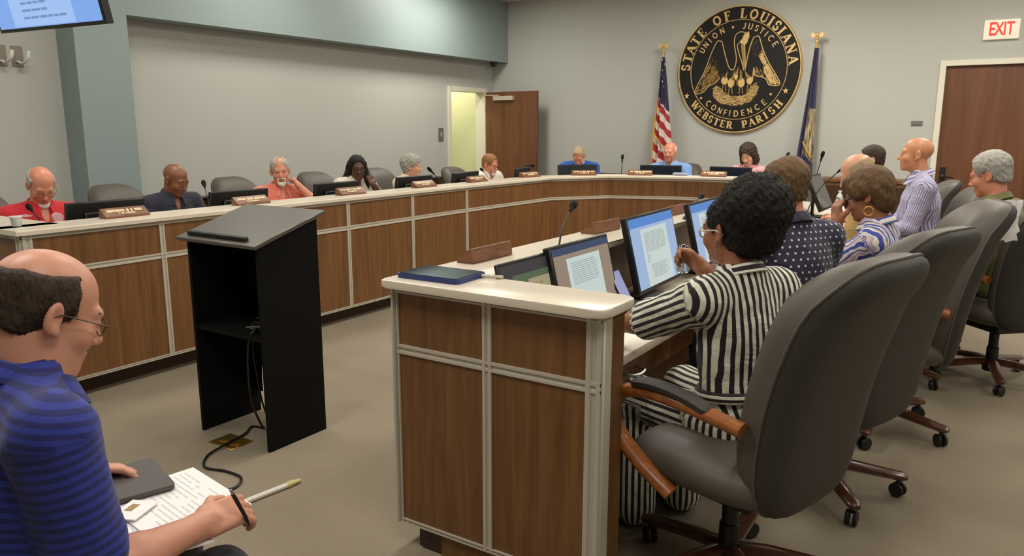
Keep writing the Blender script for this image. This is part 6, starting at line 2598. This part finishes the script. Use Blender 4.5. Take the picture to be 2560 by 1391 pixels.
# chair under the foreground man
t = thing('side_chair', 'dark side chair under the foreground man', 'chair', (-1.66, 0.6, 0), yawz(8))
b = pillow(0.5, 0.48, 0.035, 0.03, 4)
for v in b.verts:
    v.co = Vector((v.co.x, v.co.z, v.co.y + 0.40))
obj('seat', b, M['leather_dk'], t, smooth=60)
b = pillow(0.48, 0.4, 0.03, 0.03, 4)
for v in b.verts:
    v.co = Vector((v.co.x, v.co.y - 0.3 - 0.1 * v.co.z, v.co.z + 0.68))
obj('backrest', b, M['leather_dk'], t, smooth=60)
for sx in (-1, 1):
    for sy, zt in ((-1, 0.85), (1, 0.4)):
        b = NB()
        tube(b, [(sx * 0.23, sy * 0.2 - (0.05 if sy < 0 else 0), 0), (sx * 0.23, sy * 0.2, 0.38)] + ([(sx * 0.23, -0.33, 0.8)] if sy < 0 else []), 0.012, 8)
        obj('leg', b, M['black'], t)

# small loose things near the right chairs
t = thing('crumpled_sheet', 'crumpled white sheet between the two chairs before the olive shirt man', 'paper', (-0.035, 4.50, 1.06))
b = NB()
rr = random.Random(9)
n = 7
g_ = [[b.verts.new(((i / n - 0.5) * 0.14 + rr.uniform(-0.008, 0.008), (j / n - 0.5) * 0.05 + rr.uniform(-0.015, 0.015) + 0.03 * (i / n), (j / n - 0.3) * 0.2 + rr.uniform(-0.01, 0.01))) for i in range(n + 1)] for j in range(n + 1)]
for j in range(n):
    for i in range(n):
        b.faces.new((g_[j][i], g_[j][i + 1], g_[j + 1][i + 1], g_[j + 1][i]))
bmesh.ops.solidify(b, geom=b.faces[:], thickness=0.003)
obj('sheet', b, M['paper'], t)
t = thing('drink_bottle', 'small dark capped bottle held up by the striped woman', 'bottle', (-1.06, 2.86, 0.99))
b = NB()
lathe(b, [(0.02, 0), (0.026, 0.01), (0.026, 0.06), (0.02, 0.075)], n=16)
obj('body', b, M['clear'], t)
b = NB()
lathe(b, [(0.026, 0.072), (0.027, 0.085), (0.024, 0.1), (0.014, 0.11), (0.001, 0.112)], n=16)
obj('cap', b, M['glass_black'], t)

# round emblem and stitched name on the red shirt
for nm, wp, rx, rz in (('chest_emblem', (-5.262, 2.60, 0.962), 0.032, 0.032), ('stitched_name', (-5.25, 2.40, 0.992), 0.035, 0.008)):
    q = rm[2](wp)
    b = NB()
    pts = [(rx * math.cos(i * PI / 9), rz * math.sin(i * PI / 9)) for i in range(18)]
    A = [b.verts.new((x, -0.02, z)) for x, z in pts]
    B = [b.verts.new((x, 0.012, z)) for x, z in pts]
    b.faces.new(A)
    b.faces.new(B[::-1])
    for i in range(18):
        b.faces.new((A[i], A[(i + 1) % 18], B[(i + 1) % 18], B[i]))
    o = obj(nm, b, mat('pale_embroidery', srgb(232, 178, 184), 0.7, var=0.2, vscale=120), rm[0])
    o.location = Vector(q)
